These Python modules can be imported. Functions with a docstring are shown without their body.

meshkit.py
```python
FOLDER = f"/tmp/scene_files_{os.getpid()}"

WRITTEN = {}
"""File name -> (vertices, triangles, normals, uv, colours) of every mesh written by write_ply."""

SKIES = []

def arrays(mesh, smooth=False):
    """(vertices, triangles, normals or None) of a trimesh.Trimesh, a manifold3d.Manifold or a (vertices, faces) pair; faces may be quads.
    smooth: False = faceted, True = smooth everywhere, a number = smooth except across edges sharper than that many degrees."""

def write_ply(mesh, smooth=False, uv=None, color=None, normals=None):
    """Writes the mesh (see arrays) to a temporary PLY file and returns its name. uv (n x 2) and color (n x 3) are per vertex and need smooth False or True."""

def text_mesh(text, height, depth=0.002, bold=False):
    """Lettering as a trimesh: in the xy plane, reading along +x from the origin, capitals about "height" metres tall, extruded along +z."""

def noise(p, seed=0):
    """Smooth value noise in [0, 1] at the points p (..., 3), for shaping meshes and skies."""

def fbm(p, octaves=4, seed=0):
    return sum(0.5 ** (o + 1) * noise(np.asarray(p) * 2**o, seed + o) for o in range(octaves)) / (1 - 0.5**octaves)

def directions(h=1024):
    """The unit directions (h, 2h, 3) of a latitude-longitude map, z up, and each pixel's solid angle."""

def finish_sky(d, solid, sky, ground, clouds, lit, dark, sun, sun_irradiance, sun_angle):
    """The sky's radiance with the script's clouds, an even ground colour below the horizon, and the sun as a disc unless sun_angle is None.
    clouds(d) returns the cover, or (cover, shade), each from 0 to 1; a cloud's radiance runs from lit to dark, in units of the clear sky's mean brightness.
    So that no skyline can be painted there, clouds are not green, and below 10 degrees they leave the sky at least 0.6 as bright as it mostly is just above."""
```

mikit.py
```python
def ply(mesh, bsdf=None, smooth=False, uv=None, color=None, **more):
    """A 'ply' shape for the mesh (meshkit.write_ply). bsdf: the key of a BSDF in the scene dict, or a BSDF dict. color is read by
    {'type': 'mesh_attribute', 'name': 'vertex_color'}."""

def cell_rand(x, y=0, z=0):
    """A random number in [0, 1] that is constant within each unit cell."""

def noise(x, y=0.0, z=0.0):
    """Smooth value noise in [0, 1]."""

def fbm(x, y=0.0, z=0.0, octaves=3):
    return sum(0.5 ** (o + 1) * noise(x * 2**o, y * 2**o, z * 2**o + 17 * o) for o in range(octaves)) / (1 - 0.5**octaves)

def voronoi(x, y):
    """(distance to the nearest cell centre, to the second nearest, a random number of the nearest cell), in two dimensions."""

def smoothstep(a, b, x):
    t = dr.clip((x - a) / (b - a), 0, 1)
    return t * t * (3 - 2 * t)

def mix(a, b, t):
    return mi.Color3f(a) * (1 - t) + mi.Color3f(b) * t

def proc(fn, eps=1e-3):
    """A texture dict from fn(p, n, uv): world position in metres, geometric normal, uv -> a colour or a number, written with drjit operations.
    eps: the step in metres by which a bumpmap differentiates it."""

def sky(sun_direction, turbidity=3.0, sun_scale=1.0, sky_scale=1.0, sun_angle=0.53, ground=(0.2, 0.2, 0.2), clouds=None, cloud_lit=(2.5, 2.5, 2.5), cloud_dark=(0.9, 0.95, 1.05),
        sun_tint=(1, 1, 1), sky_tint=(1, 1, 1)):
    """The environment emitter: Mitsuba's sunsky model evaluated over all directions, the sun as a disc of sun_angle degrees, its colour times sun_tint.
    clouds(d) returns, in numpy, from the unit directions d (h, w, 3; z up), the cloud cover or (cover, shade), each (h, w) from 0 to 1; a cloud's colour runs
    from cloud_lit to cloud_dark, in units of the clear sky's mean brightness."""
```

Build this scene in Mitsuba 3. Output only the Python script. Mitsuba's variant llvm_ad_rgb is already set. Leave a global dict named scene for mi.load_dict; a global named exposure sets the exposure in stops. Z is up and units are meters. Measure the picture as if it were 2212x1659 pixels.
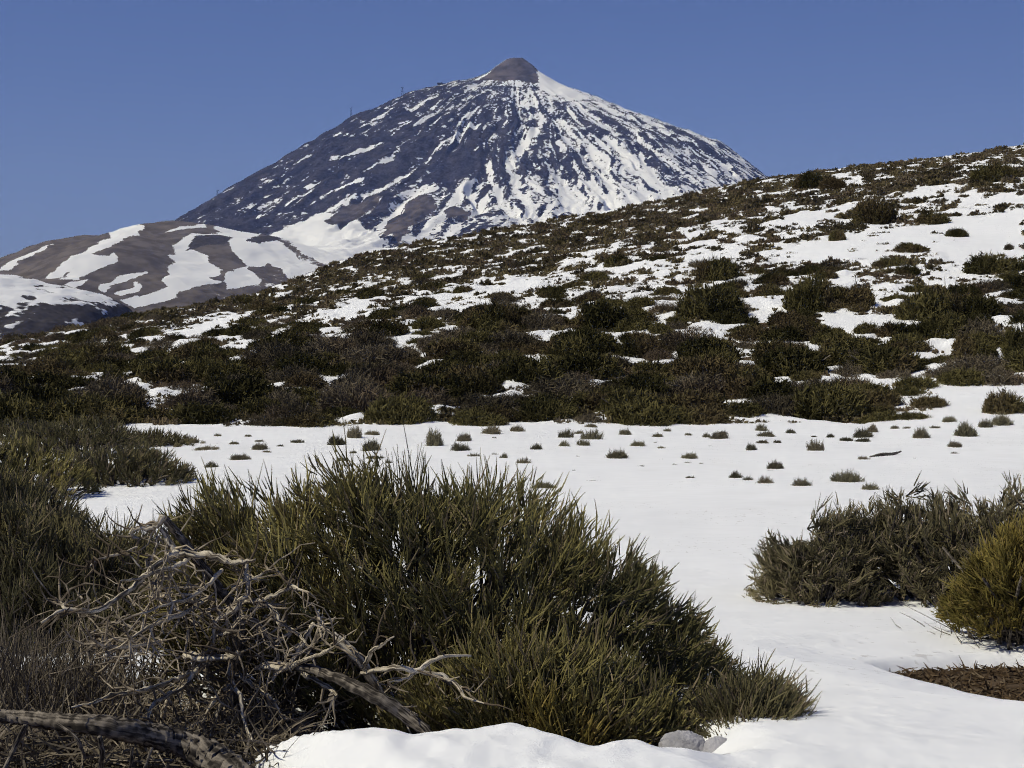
import math, numpy as np, trimesh, mitsuba as mi, mikit, meshkit, drjit as dr
from scipy.interpolate import RBFInterpolator
from shapely.geometry import Polygon
from shapely import contains_xy
from mikit import noise, fbm, smoothstep, mix, proc

T = mi.ScalarTransform4f
scene, labels = {}, {}

# ------------------------------------------------------------------ camera, sky, exposure
EYE = np.array([0.0, 0.0, 1.6])
FOC, CX, CY, HOR = 3038.0, 1106.0, 829.5, 700.0           # photograph units: 2212 x 1659
PITCH = math.atan((CY - HOR) / FOC)
CP, SP = math.cos(PITCH), math.sin(PITCH)
scene['camera'] = {
    'type': 'perspective', 'fov_axis': 'x', 'fov': 2 * math.degrees(math.atan(CX / FOC)),
    'near_clip': 0.05, 'far_clip': 60000.0,
    'to_world': T().look_at(origin=EYE.tolist(), target=[0, CP * 10, 1.6 - SP * 10], up=[0, 0, 1]),
    'medium': {'type': 'ref', 'id': 'air'},
}
SUN = np.array([-0.60, -0.16, 0.78])
scene['sky'] = mikit.sky(SUN.tolist(), turbidity=2.2, sky_scale=0.60, sky_tint=(0.66, 0.68, 1.05), ground=(0.45, 0.45, 0.47), sun_tint=(0.885, 1.02, 1.13))
exposure = 1.28


def ray(px, py):
    px, py = np.asarray(px, float), np.asarray(py, float)
    px, py = np.broadcast_arrays(px, py)
    u, v = (px - CX) / FOC, (CY - py) / FOC
    d = np.stack([u, CP + v * SP, v * CP - SP], -1)
    return d / d[..., 1:2]                                # scaled so that y = 1


def P(px, py, d):
    """The point at forward distance d seen in the direction (px, py)."""
    return EYE + ray(px, py) * np.asarray(d, float)[..., None]


def proj(p):
    q = np.asarray(p, float) - EYE
    y, z = q[..., 1] * CP - q[..., 2] * SP, q[..., 1] * SP + q[..., 2] * CP
    return CX + FOC * q[..., 0] / y, CY - FOC * z / y


# ------------------------------------------------------------------ helpers
def grid_mesh(X, Y, Z):
    n, m = X.shape
    i, j = np.meshgrid(np.arange(n - 1), np.arange(m - 1), indexing='ij')
    a = (i * m + j).ravel()
    q = np.stack([a, a + 1, a + m + 1, a + m], 1)
    return np.stack([X, Y, Z], -1).reshape(-1, 3), np.vstack([q[:, [0, 1, 2]], q[:, [0, 2, 3]]])


def up_facing(v, f):
    t = v[f[:200]]
    n = np.cross(t[:, 1] - t[:, 0], t[:, 2] - t[:, 0])
    return f if n[:, 2].mean() > 0 else f[:, ::-1]


def bump_noise(x, y, s, octv=4, seed=0):
    return meshkit.fbm(np.stack([x / s, y / s, x * 0 + 3.7], -1), octv, seed)


def unit(v):
    return v / (np.linalg.norm(v, axis=-1, keepdims=True) + 1e-12)


def stems(p, d, L, R, bend, seg=3, sides=3, tint=None, taper=0.75):
    """n thin curved stems: arrays p, d, bend (n, 3), L, R, tint (n)."""
    n = len(p)
    t = np.linspace(0, 1, seg + 1)
    c = p[:, None] + d[:, None] * (L[:, None] * t)[..., None] + bend[:, None] * (L[:, None] * t * t)[..., None]
    ref = np.where(np.abs(d[:, 2:]) < 0.8, [[0, 0, 1.0]], [[0.6, 0.8, 0]])
    a = unit(np.cross(d, ref))
    b = np.cross(d, a)
    ph = (np.arange(n) * 2.399)[:, None] + np.arange(sides) * (2 * np.pi / sides)
    o = np.cos(ph)[..., None] * a[:, None] + np.sin(ph)[..., None] * b[:, None]           # n, sides, 3
    r = R[:, None] * (1 - taper * t ** 1.5)                                                # n, seg+1
    v = c[:, :, None] + r[:, :, None, None] * o[:, None]
    base = (np.arange(n) * (seg + 1) * sides)[:, None, None]
    k, s = np.meshgrid(np.arange(seg), np.arange(sides if sides > 2 else 1), indexing='ij')
    q = np.stack([k * sides + s, k * sides + (s + 1) % sides, (k + 1) * sides + (s + 1) % sides, (k + 1) * sides + s], -1).reshape(-1, 4)
    q = (base + q[None]).reshape(-1, 4)
    if tint is None:
        tint = np.zeros(n)
    uv = np.stack([np.broadcast_to(tint[:, None, None], (n, seg + 1, sides)), np.broadcast_to(t[None, :, None], (n, seg + 1, sides))], -1)
    return v.reshape(-1, 3), np.vstack([q[:, [0, 1, 2]], q[:, [0, 2, 3]]]), uv.reshape(-1, 2)


def join(parts):
    vs, fs, us, k = [], [], [], 0
    for v, f, u in parts:
        vs.append(v); fs.append(f + k); us.append(u); k += len(v)
    return np.vstack(vs), np.vstack(fs), np.vstack(us)


def limb(pts, rad, rng, sides=8, step=3, wob=0.12, kink=0.0):
    """A gnarled tapering branch through pts: (v, f, uv); closed at both ends."""
    pts, rad = np.asarray(pts, float), np.asarray(rad, float)
    n = len(pts)
    s = np.linspace(0, n - 1, (n - 1) * step + 1)
    i = np.clip(s.astype(int), 0, n - 2)
    t = (s - i)[:, None]
    ext = np.vstack([2 * pts[0] - pts[1], pts, 2 * pts[-1] - pts[-2]])
    a, b, c, d = ext[i], ext[i + 1], ext[i + 2], ext[i + 3]
    p = 0.5 * (2 * b + (c - a) * t + (2 * a - 5 * b + 4 * c - d) * t ** 2 + (3 * b - a - 3 * c + d) * t ** 3)
    r = np.interp(s, np.arange(n), rad)
    p = p + rng.normal(0, 1, p.shape) * (r * kink)[:, None]
    tan = unit(np.gradient(p, axis=0))
    A = unit(np.cross(tan, np.where(np.abs(tan[:, 2:]) < 0.85, [[0, 0, 1.0]], [[1.0, 0, 0]])))
    for k in range(1, len(A)):
        A[k] = unit(A[k - 1] - tan[k] * (A[k - 1] @ tan[k]))
    B = np.cross(tan, A)
    ang = np.arange(sides) * 2 * np.pi / sides
    rr = r[:, None] * (1 + wob * rng.normal(0, 1, (len(p), sides)) + wob * np.cos(2 * ang + rng.uniform(0, 6)))
    v = p[:, None] + rr[..., None] * (np.cos(ang)[None, :, None] * A[:, None] + np.sin(ang)[None, :, None] * B[:, None])
    m = len(p)
    k, q = np.meshgrid(np.arange(m - 1), np.arange(sides), indexing='ij')
    f = np.stack([k * sides + q, k * sides + (q + 1) % sides, (k + 1) * sides + (q + 1) % sides, (k + 1) * sides + q], -1).reshape(-1, 4)
    f = np.vstack([f[:, [0, 1, 2]], f[:, [0, 2, 3]]])
    u = np.stack([np.broadcast_to(np.abs(np.arange(sides) / sides * 2 - 1), (m, sides)), np.broadcast_to(s[:, None], (m, sides))], -1).reshape(-1, 2)
    v, V0 = v.reshape(-1, 3), m * sides
    v = np.vstack([v, p[0] - tan[0] * r[0] * 0.4, p[-1] + tan[-1] * r[-1] * 0.6])
    u = np.vstack([u, [[0, 0], [0, n]]])
    q = np.arange(sides)
    f = np.vstack([f, np.stack([np.full(sides, V0), (q + 1) % sides, q], 1), np.stack([np.full(sides, V0 + 1), V0 - sides + q, V0 - sides + (q + 1) % sides], 1)])
    return v, f, u


def add(key, mesh, bsdf, smooth=False, **lab):
    v, f, u = mesh
    scene[key] = mikit.ply((v, f), bsdf, smooth=smooth, uv=u)
    if lab:
        labels[key] = lab


counter = {}


def numbered(name):
    k = counter.get(name, 0)
    counter[name] = k + 1
    return name if k == 0 else f'{name}_{k:03d}'


# ------------------------------------------------------------------ materials
def two(tex, **kw):
    return {'type': 'twosided', 'bsdf': {'type': 'diffuse', 'reflectance': proc(tex), **kw}}


def snow_tex(p, n, uv):
    dirt = fbm(p.x * 1.3, p.y * 1.3, p.z, 3)
    g = 0.84 + 0.05 * (fbm(p.x * 0.35, p.y * 0.35, 0.0, 3) - 0.5) + 0.05 * (fbm(p.x * 4.0, p.y * 7.0, 2.0, 3) - 0.5)
    speck = smoothstep(0.86, 0.95, noise(p.x * 26, p.y * 26)) * smoothstep(0.45, 0.7, noise(p.x * 0.7, p.y * 0.7, 4.0))
    return mix(mi.Color3f(g, g * 1.002, g * 1.012), mi.Color3f(0.30, 0.27, 0.23), speck * 0.35 + 0.05 * smoothstep(0.55, 0.8, dirt))


def snow_bump(p, n, uv):
    return 0.026 * fbm(p.x * 1.8, p.y * 2.6, 0.0, 4) + 0.006 * noise(p.x * 15, p.y * 19) + 0.002 * noise(p.x * 45, p.y * 45)


scene['snow_material'] = {'type': 'bumpmap', 'bump': proc(snow_bump, 4e-3), 'scale': 1.0,
                          'bsdf': {'type': 'twosided', 'bsdf': {'type': 'diffuse', 'reflectance': proc(snow_tex)}}}


def soil_tex(p, n, uv):
    a = fbm(p.x * 6, p.y * 6, 0.0, 3)
    b = noise(p.x * 55, p.y * 55)
    c = mix((0.036, 0.026, 0.018), (0.095, 0.067, 0.044), smoothstep(0.3, 0.7, a))
    return mix(c, (0.17, 0.13, 0.085), smoothstep(0.72, 0.9, b) * 0.7)


scene['soil_material'] = two(soil_tex)


def rock_base(p, n, uv):
    """Old lava of the great cone, pale cinder where uv.y says, snow where uv.x says."""
    f1 = fbm(p.x * 0.020, p.y * 0.012, p.z * 0.020, 4)
    f2 = noise(p.x * 0.11, p.y * 0.08, p.z * 0.11)
    rock = mix((0.018, 0.0175, 0.027), (0.060, 0.055, 0.066), smoothstep(0.3, 0.75, 0.65 * f1 + 0.35 * f2))
    cinder = mix((0.048, 0.042, 0.042), (0.125, 0.104, 0.096), smoothstep(0.3, 0.7, f1))
    c = mix(rock, cinder, smoothstep(0.40, 0.60, uv.y + 0.25 * (f2 - 0.5)))
    f3 = noise(p.x * 0.045, p.y * 0.03, p.z * 0.06)
    s = uv.x + 0.40 * (f2 - 0.5) + 0.42 * (f1 - 0.5) + 0.30 * (f3 - 0.5)
    return mix(c, (0.80, 0.80, 0.81), smoothstep(0.42, 0.58, s))


scene['mountain_material'] = two(rock_base)


def cinder_tex(p, n, uv):
    f1 = fbm(p.x * 0.03, p.y * 0.02, p.z * 0.03, 4)
    f2 = noise(p.x * 0.16, p.y * 0.11, p.z * 0.16)
    cinder = mix((0.088, 0.074, 0.066), (0.160, 0.136, 0.120), smoothstep(0.25, 0.75, f1))
    rock = mix((0.035, 0.032, 0.034), (0.08, 0.07, 0.068), f2)
    c = mix(cinder, rock, smoothstep(0.45, 0.6, uv.y + 0.3 * (f2 - 0.5)))
    s = uv.x + 0.26 * (f2 - 0.5) + 0.40 * (f1 - 0.5)
    return mix(c, (0.80, 0.80, 0.81), smoothstep(0.45, 0.55, s))


scene['cinder_material'] = two(cinder_tex)


def stem_tex(dark, light, dry, lo=0.25, hi=0.8):
    def fn(p, n, uv):
        a = noise(p.x * 2.3, p.y * 2.3, p.z * 2.3)
        k = smoothstep(lo, hi, 0.55 * a + 0.45 * uv.x)
        c = mix(dark, light, k * (0.45 + 0.55 * uv.y))
        return mix(c, dry, smoothstep(0.78, 0.90, mikit.cell_rand(uv.x * 3001.0)) * 0.8)
    return fn


scene['litter_material'] = two(stem_tex((0.055, 0.037, 0.022), (0.155, 0.105, 0.060), (0.22, 0.17, 0.11)))
scene['broom_material'] = two(stem_tex((0.105, 0.096, 0.042), (0.415, 0.350, 0.128), (0.26, 0.20, 0.13)))
scene['dark_broom_material'] = two(stem_tex((0.085, 0.078, 0.042), (0.250, 0.215, 0.105), (0.22, 0.17, 0.12)))
scene['grey_broom_material'] = two(stem_tex((0.090, 0.080, 0.045), (0.270, 0.228, 0.120), (0.28, 0.22, 0.16)))
scene['golden_broom_material'] = two(stem_tex((0.125, 0.105, 0.032), (0.350, 0.272, 0.075), (0.30, 0.22, 0.08)))
scene['dry_stem_material'] = two(stem_tex((0.10, 0.083, 0.060), (0.25, 0.21, 0.155), (0.30, 0.25, 0.19)))


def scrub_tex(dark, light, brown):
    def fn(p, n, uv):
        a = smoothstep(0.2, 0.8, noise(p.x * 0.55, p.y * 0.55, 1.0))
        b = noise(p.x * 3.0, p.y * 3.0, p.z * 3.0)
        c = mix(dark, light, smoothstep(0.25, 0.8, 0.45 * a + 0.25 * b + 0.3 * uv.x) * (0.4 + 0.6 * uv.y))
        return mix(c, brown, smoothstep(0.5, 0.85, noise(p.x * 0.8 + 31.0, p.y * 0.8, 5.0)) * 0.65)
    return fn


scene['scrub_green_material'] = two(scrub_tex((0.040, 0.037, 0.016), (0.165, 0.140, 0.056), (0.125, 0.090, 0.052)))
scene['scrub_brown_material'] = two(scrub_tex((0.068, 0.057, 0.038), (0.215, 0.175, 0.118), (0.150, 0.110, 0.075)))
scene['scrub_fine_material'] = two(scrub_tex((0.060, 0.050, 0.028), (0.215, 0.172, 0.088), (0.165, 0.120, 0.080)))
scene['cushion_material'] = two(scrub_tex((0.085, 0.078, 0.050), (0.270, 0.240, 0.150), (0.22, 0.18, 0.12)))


def bark_tex(p, n, uv):
    streak = fbm(uv.x * 9.0, uv.y * 1.5, 0.0, 3)
    a = noise(p.x * 30, p.y * 30, p.z * 30)
    c = mix((0.11, 0.090, 0.068), (0.60, 0.525, 0.40), smoothstep(0.30, 0.62, 0.7 * streak + 0.3 * a))
    return mix(c, (0.58, 0.52, 0.43), smoothstep(0.72, 0.9, a) * 0.5)


scene['dead_wood_material'] = two(bark_tex)


def twig_tex(p, n, uv):
    a = noise(p.x * 5, p.y * 5, p.z * 5)
    b = noise(p.x * 40, p.y * 40, p.z * 40)
    return mix((0.100, 0.078, 0.056), (0.50, 0.42, 0.31), smoothstep(0.35, 0.85, 0.6 * a + 0.4 * b))


scene['dead_twig_material'] = two(twig_tex)


def dark_bark_tex(p, n, uv):
    streak = fbm(uv.x * 16.0, uv.y * 1.2, 0.0, 3)
    a = noise(p.x * 60, p.y * 60, p.z * 60)
    return mix((0.030, 0.026, 0.023), (0.25, 0.215, 0.175), smoothstep(0.35, 0.75, 0.6 * streak + 0.4 * a))


scene['bark_material'] = two(dark_bark_tex)


def stone_tex(p, n, uv):
    a = fbm(p.x * 9, p.y * 9, p.z * 9, 4)
    return mix((0.20, 0.195, 0.205), (0.40, 0.39, 0.41), smoothstep(0.3, 0.7, a))


scene['stone_material'] = two(stone_tex)
scene['steel_material'] = {'type': 'twosided', 'bsdf': {'type': 'diffuse', 'reflectance': {'type': 'rgb', 'value': [0.06, 0.06, 0.065]}}}

# ------------------------------------------------------------------ the near ground: soil with a sheet of snow on it
ctrl = []


def cp(px, py, d):
    ctrl.append(P(px, py, d))


# the bank by the camera and the flat behind it (x, y, z); the eye is at z = 1.6
for x in (-60, -25, -8, -3, 0, 3, 8, 25, 60):
    for y, z in ((-40, 0.4), (-12, 0.2), (0, 0.08), (2.5, 0.14), (4.2, 0.17), (5.5, 0.0), (8, -0.35), (11, -0.6), (16, -0.85), (22, -1.0), (28, -1.06)):
        if abs(x) <= 8 or y in (-40, -12, 0, 8, 16, 28):
            ctrl.append(np.array([x, y, z]))
for row in ([(-700, 965, 30), (0, 958, 31), (500, 940, 33), (1106, 930, 34), (1700, 930, 35), (2212, 905, 36), (3000, 870, 37)],
            [(-700, 880, 42), (0, 855, 42), (600, 850, 42), (1106, 850, 42), (1700, 830, 43), (2212, 800, 44), (3000, 760, 45)],
            [(-700, 850, 60), (0, 795, 60), (600, 750, 58), (1106, 740, 56), (1700, 720, 56), (2212, 690, 56), (3000, 650, 56)],
            [(-700, 830, 80), (0, 757, 80), (300, 715, 85), (800, 652, 85), (1200, 606, 85), (1700, 540, 85), (2212, 500, 85), (3000, 430, 85)],
            [(-700, 815, 95), (0, 751, 95), (300, 692, 110), (700, 613, 130), (1000, 550, 140), (1300, 483, 145), (1500, 432, 150), (1650, 394, 155), (1800, 373, 160), (2000, 352, 165), (2212, 320, 170), (3000, 220, 180)]):
    for c in row:
        cp(*c)
ridge = row
for px, py, d in ridge:                                   # beyond the ridge the hill rounds off and falls away
    q = P(px, py, d)
    k = q[2]
    ctrl.append(np.array([q[0] * 1.25, q[1] * 1.25, k + (0.02 * d if px > 600 else -1.5)]))
    ctrl.append(np.array([q[0] * 1.8, q[1] * 1.8, k - 14]))
    ctrl.append(np.array([q[0] * 2.8, q[1] * 2.8, k * 0.4 - 50]))
ctrl = np.array(ctrl)
ground_fit = RBFInterpolator(ctrl[:, :2], ctrl[:, 2], kernel='linear', smoothing=0.15)
ground_fit = RBFInterpolator(ctrl[:, :2], ctrl[:, 2], kernel='thin_plate_spline', smoothing=0.02)


def G(x, y):
    x, y = np.asarray(x, float), np.asarray(y, float)
    z = ground_fit(np.stack([x.ravel(), y.ravel()], 1)).reshape(x.shape)
    far = np.clip((y - 30) / 40, 0, 1)
    return z + far * 0.9 * (bump_noise(x, y, 14, 3, 5) - 0.5) + 0.05 * (bump_noise(x, y, 2.3, 3, 9) - 0.5)


def hit(px, py, lo=2.5, hi=260.0):
    """Where the rays first meet the near ground: (points, found)."""
    px, py = np.atleast_1d(np.asarray(px, float)), np.atleast_1d(np.asarray(py, float))
    r = ray(px, py)
    ds = np.geomspace(lo, hi, 260)
    best, ok = np.full(len(px), np.nan), np.zeros(len(px), bool)
    pts = EYE + r[:, None] * ds[None, :, None]
    below = pts[..., 2] < G_fast(pts[..., 0], pts[..., 1])
    ok = below.any(1)
    k = np.maximum(below.argmax(1), 1)
    a, b = ds[k - 1], ds[k]
    for _ in range(14):
        m = (a + b) / 2
        q = EYE + r * m[:, None]
        u = q[:, 2] < G_fast(q[:, 0], q[:, 1])
        a, b = np.where(u, a, m), np.where(u, m, b)
    q = EYE + r * b[:, None]
    return q, ok


# a table of the ground for quick lookups
ys_t = np.concatenate([np.linspace(-40, 0, 12)[:-1], np.geomspace(1, 301, 230) - 1])
ss_t = np.linspace(-1, 1, 161)


def half_width(y):
    return 14 + 0.62 * np.maximum(y, 0)


Yt = np.repeat(ys_t[:, None], 161, 1)
Xt = ss_t[None] * half_width(Yt)
Zt = G(Xt, Yt)


def G_fast(x, y):
    i = np.clip(np.interp(y, ys_t, np.arange(len(ys_t))), 0, len(ys_t) - 1.001)
    j = np.clip((x / half_width(y) + 1) * 80, 0, 159.999)
    a, b = i.astype(int), j.astype(int)
    u, v = i - a, j - b
    return Zt[a, b] * (1 - u) * (1 - v) + Zt[a + 1, b] * u * (1 - v) + Zt[a, b + 1] * (1 - u) * v + Zt[a + 1, b + 1] * u * v


# open snowfields between the shrubs of the hillside and bare soil patches, as plan polygons on the ground
r6 = lambda pts: [(1469 + x * .401, 285 + y * .401) for x, y in pts]
r5 = lambda pts: [(778 + x * .3516, 415 + y * .3516) for x, y in pts]
r4 = lambda pts: [(x * .3906, 415 + y * .3906) for x, y in pts]
open_px = [
    r6([(780, 275), (900, 235), (1030, 225), (1000, 300), (870, 320)]), r6([(1160, 360), (1290, 300), (1580, 290), (1500, 345), (1200, 375)]),
    r6([(1480, 270), (1560, 210), (1580, 230), (1500, 285)]), r6([(430, 520), (700, 430), (1000, 375), (1010, 405), (760, 500), (600, 530)]),
    r6([(480, 660), (900, 560), (1450, 490), (1853, 425), (1900, 600), (1700, 690), (1560, 780), (1420, 850), (1395, 830), (1480, 740), (1400, 660), (1050, 690), (620, 725), (440, 690)]),
    r6([(730, 860), (1000, 740), (1060, 750), (870, 830)]), r6([(20, 1050), (400, 985), (430, 930), (390, 910), (480, 960), (600, 1000), (500, 1030)]),
    r6([(710, 1020), (830, 985), (1350, 1015), (1290, 1080), (1070, 1095), (980, 1145), (900, 1080), (780, 1060)]), r6([(0, 1115), (240, 1085), (230, 1120), (130, 1215)]),
    r6([(1350, 1125), (1450, 1115), (1420, 1205), (1350, 1195)]), r6([(1020, 1315), (1080, 1260), (1215, 1235), (1200, 1275)]), r6([(0, 560), (190, 530), (160, 590), (0, 610)]),
    r6([(0, 680), (380, 620), (360, 670), (0, 740)]), r6([(1600, 330), (1853, 330), (1853, 400), (1560, 420), (1450, 420)]), r6([(1690, 200), (1800, 180), (1810, 205)]),
    r5([(1430, 480), (1730, 465), (1760, 490), (1600, 535), (1440, 505)]), r5([(740, 440), (1000, 350), (1200, 315), (1100, 365), (800, 455)]),
    r5([(60, 920), (250, 880), (390, 835), (380, 900), (280, 985), (200, 940)]), r5([(1130, 885), (1280, 848), (1400, 860), (1390, 890)]),
    r5([(670, 848), (920, 870), (880, 905), (750, 900)]), r5([(930, 1095), (1080, 1050), (1080, 1015), (990, 995), (1040, 1060), (960, 1135)]),
    r5([(1700, 1115), (1830, 1035), (1930, 1045), (1880, 1095), (1760, 1135)]), r5([(1030, 1170), (1190, 1135), (1170, 1175)]), r5([(1300, 440), (1480, 385), (1400, 445), (1200, 500)]),
    r5([(650, 580), (770, 520), (760, 560), (680, 590)]), r5([(920, 560), (1080, 520), (1100, 540), (1000, 630), (920, 620)]), r5([(1270, 1070), (1400, 1040), (1380, 1080), (1290, 1090)]),
    r5([(1640, 690), (1780, 640), (1800, 660), (1700, 720)]), r5([(780, 590), (850, 570), (850, 620), (790, 625)]),
    r4([(960, 805), (1160, 715), (1440, 655), (1380, 705), (1200, 785), (1000, 815)]), r4([(1830, 665), (2050, 585), (2095, 640), (1900, 725)]), r4([(150, 865), (350, 805), (290, 845)]),
    r4([(945, 900), (1115, 895), (980, 935)]), r4([(720, 1105), (840, 1025), (905, 1045), (780, 1105)]), r4([(290, 1135), (380, 1115), (385, 1195)]), r4([(600, 920), (700, 890), (730, 930), (640, 945)]),
    [(1980, 930), (2030, 850), (2110, 835), (2125, 850), (2110, 905), (2300, 900), (2300, 940), (2000, 945)],
]


def plan(poly):
    q, ok = hit([a for a, b in poly], [b for a, b in poly])
    return Polygon(q[ok][:, :2]).buffer(0) if ok.sum() > 2 else None


open_plan = [g for g in map(plan, open_px) if g is not None and not g.is_empty]
patch_px = [(a, b + 14) for a, b in [(1905, 1444), (1950, 1438), (2000, 1434), (2100, 1430), (2212, 1428), (2290, 1430), (2350, 1440), (2385, 1462), (2380, 1496), (2340, 1524), (2290, 1538), (2212, 1530), (2130, 1514), (2040, 1490), (1960, 1466)]]
patch_plan = plan(patch_px)
from shapely.ops import unary_union
from shapely import prepare, distance, points as shp_points
open_union = unary_union(open_plan)
prepare(open_union)


def hill_start(x):
    """Where the scrub belt begins (forward distance) at this x."""
    return 34.5 + 0.02 * x + 0.8 * np.sin(x * 0.35) + 8.0 * np.clip((x - 9.0) / 2.0, 0, 1)


def smooth01(t):
    t = np.clip(t, 0, 1)
    return t * t * (3 - 2 * t)


def snow_depth(x, y):
    """Thickness of the snow over the soil; below zero there is none."""
    base = 0.13 + 0.05 * (bump_noise(x, y, 3.0, 3, 21) - 0.5)
    # hillside: broken cover, kept in the open snowfields
    up = np.clip((y - hill_start(x)) / 2.0, 0, 1)
    nz = bump_noise(x, y * 0.8, 1.3, 4, 33)
    belt = np.clip(1 - (y - 36) / 30, 0, 1)
    broken = 0.8 * (nz - 0.34 - 0.15 * belt)
    inside = np.zeros(x.shape, bool)
    m = (y > 30) & (y < 200)
    inside[m] = contains_xy(open_union, x[m], y[m])
    broken = np.where(inside, 0.12, broken)
    t = base * (1 - up) + broken * up
    # bare soil patch under the golden shrub on the right
    near = (y > 4.6) & (y < 13) & (x > 0.8)
    dist = np.full(x.shape, 9.0)
    xs = x[near] + 0.05 * (bump_noise(x[near], y[near], 0.35, 3, 41) - 0.5)
    pts = shp_points(xs, y[near])
    dd = distance(patch_plan.boundary, pts)
    dist[near] = np.where(contains_xy(patch_plan, xs, y[near]), -dd, dd)
    t = np.where(near, np.minimum(t, np.where(dist > 0, np.minimum(dist * 0.7, 0.05 + 0.12 * dist), dist * 0.7)), t)
    # the front heap of snow ends at the dead wood on the left and before the stems of the big broom behind
    xl = -0.70 + 0.12 * (bump_noise(x, y, 0.22, 3, 55) - 0.5) + 0.5 * np.clip(4.2 - y, -0.4, 2)
    yb = 4.60 - 0.26 * np.clip((x + 0.70) / 1.2, 0, 1.3) + 0.22 * (bump_noise(x, y * 0.4, 0.28, 3, 56) - 0.5)
    k = np.minimum((yb - y) / 0.30, (x - xl) / 0.22)
    heap = np.where(k > 0, 0.19 * np.sqrt(np.clip(k, 0, 1)), np.maximum(k * 0.5, -0.12))
    out = np.clip((y - 5.3 - 0.5 * (bump_noise(x, y, 0.6, 2, 57) - 0.5)) / 0.3, 0, 1)
    out = np.maximum(out, smooth01((x - 0.30 - 0.3 * (bump_noise(x, y, 0.4, 3, 58) - 0.5)) / 0.5))
    return t * out + heap * (1 - out)


def mound(x, y):
    """Lumps of the heap of snow at the front edge."""
    m = np.exp(-((y - 4.25) / 0.5) ** 2) * np.clip((x + 0.80) * 3, 0, 1) * np.clip((1.0 - x) / 0.5, 0, 1)
    return m * 0.17 * (bump_noise(x, y, 0.24, 3, 77) - 0.45)


def sheet(n, m, y0, y1):
    s = np.linspace(0, 1, n)
    ys = y0 + (y1 - y0) * (np.geomspace(1, 200, n) - 1) / 199
    ys = np.concatenate([np.linspace(-40, y0, 14)[:-1], ys])
    t = np.linspace(-1, 1, m)
    Y = np.repeat(ys[:, None], m, 1)
    k = np.exp(-np.maximum(Y - 4, 0) / 14)
    X = (k * (0.13 * t + 0.22 * t ** 3 + 0.65 * t ** 5) + (1 - k) * (0.55 * t + 0.45 * t ** 3)) * half_width(Y) * 1.15
    return X, Y


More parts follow.
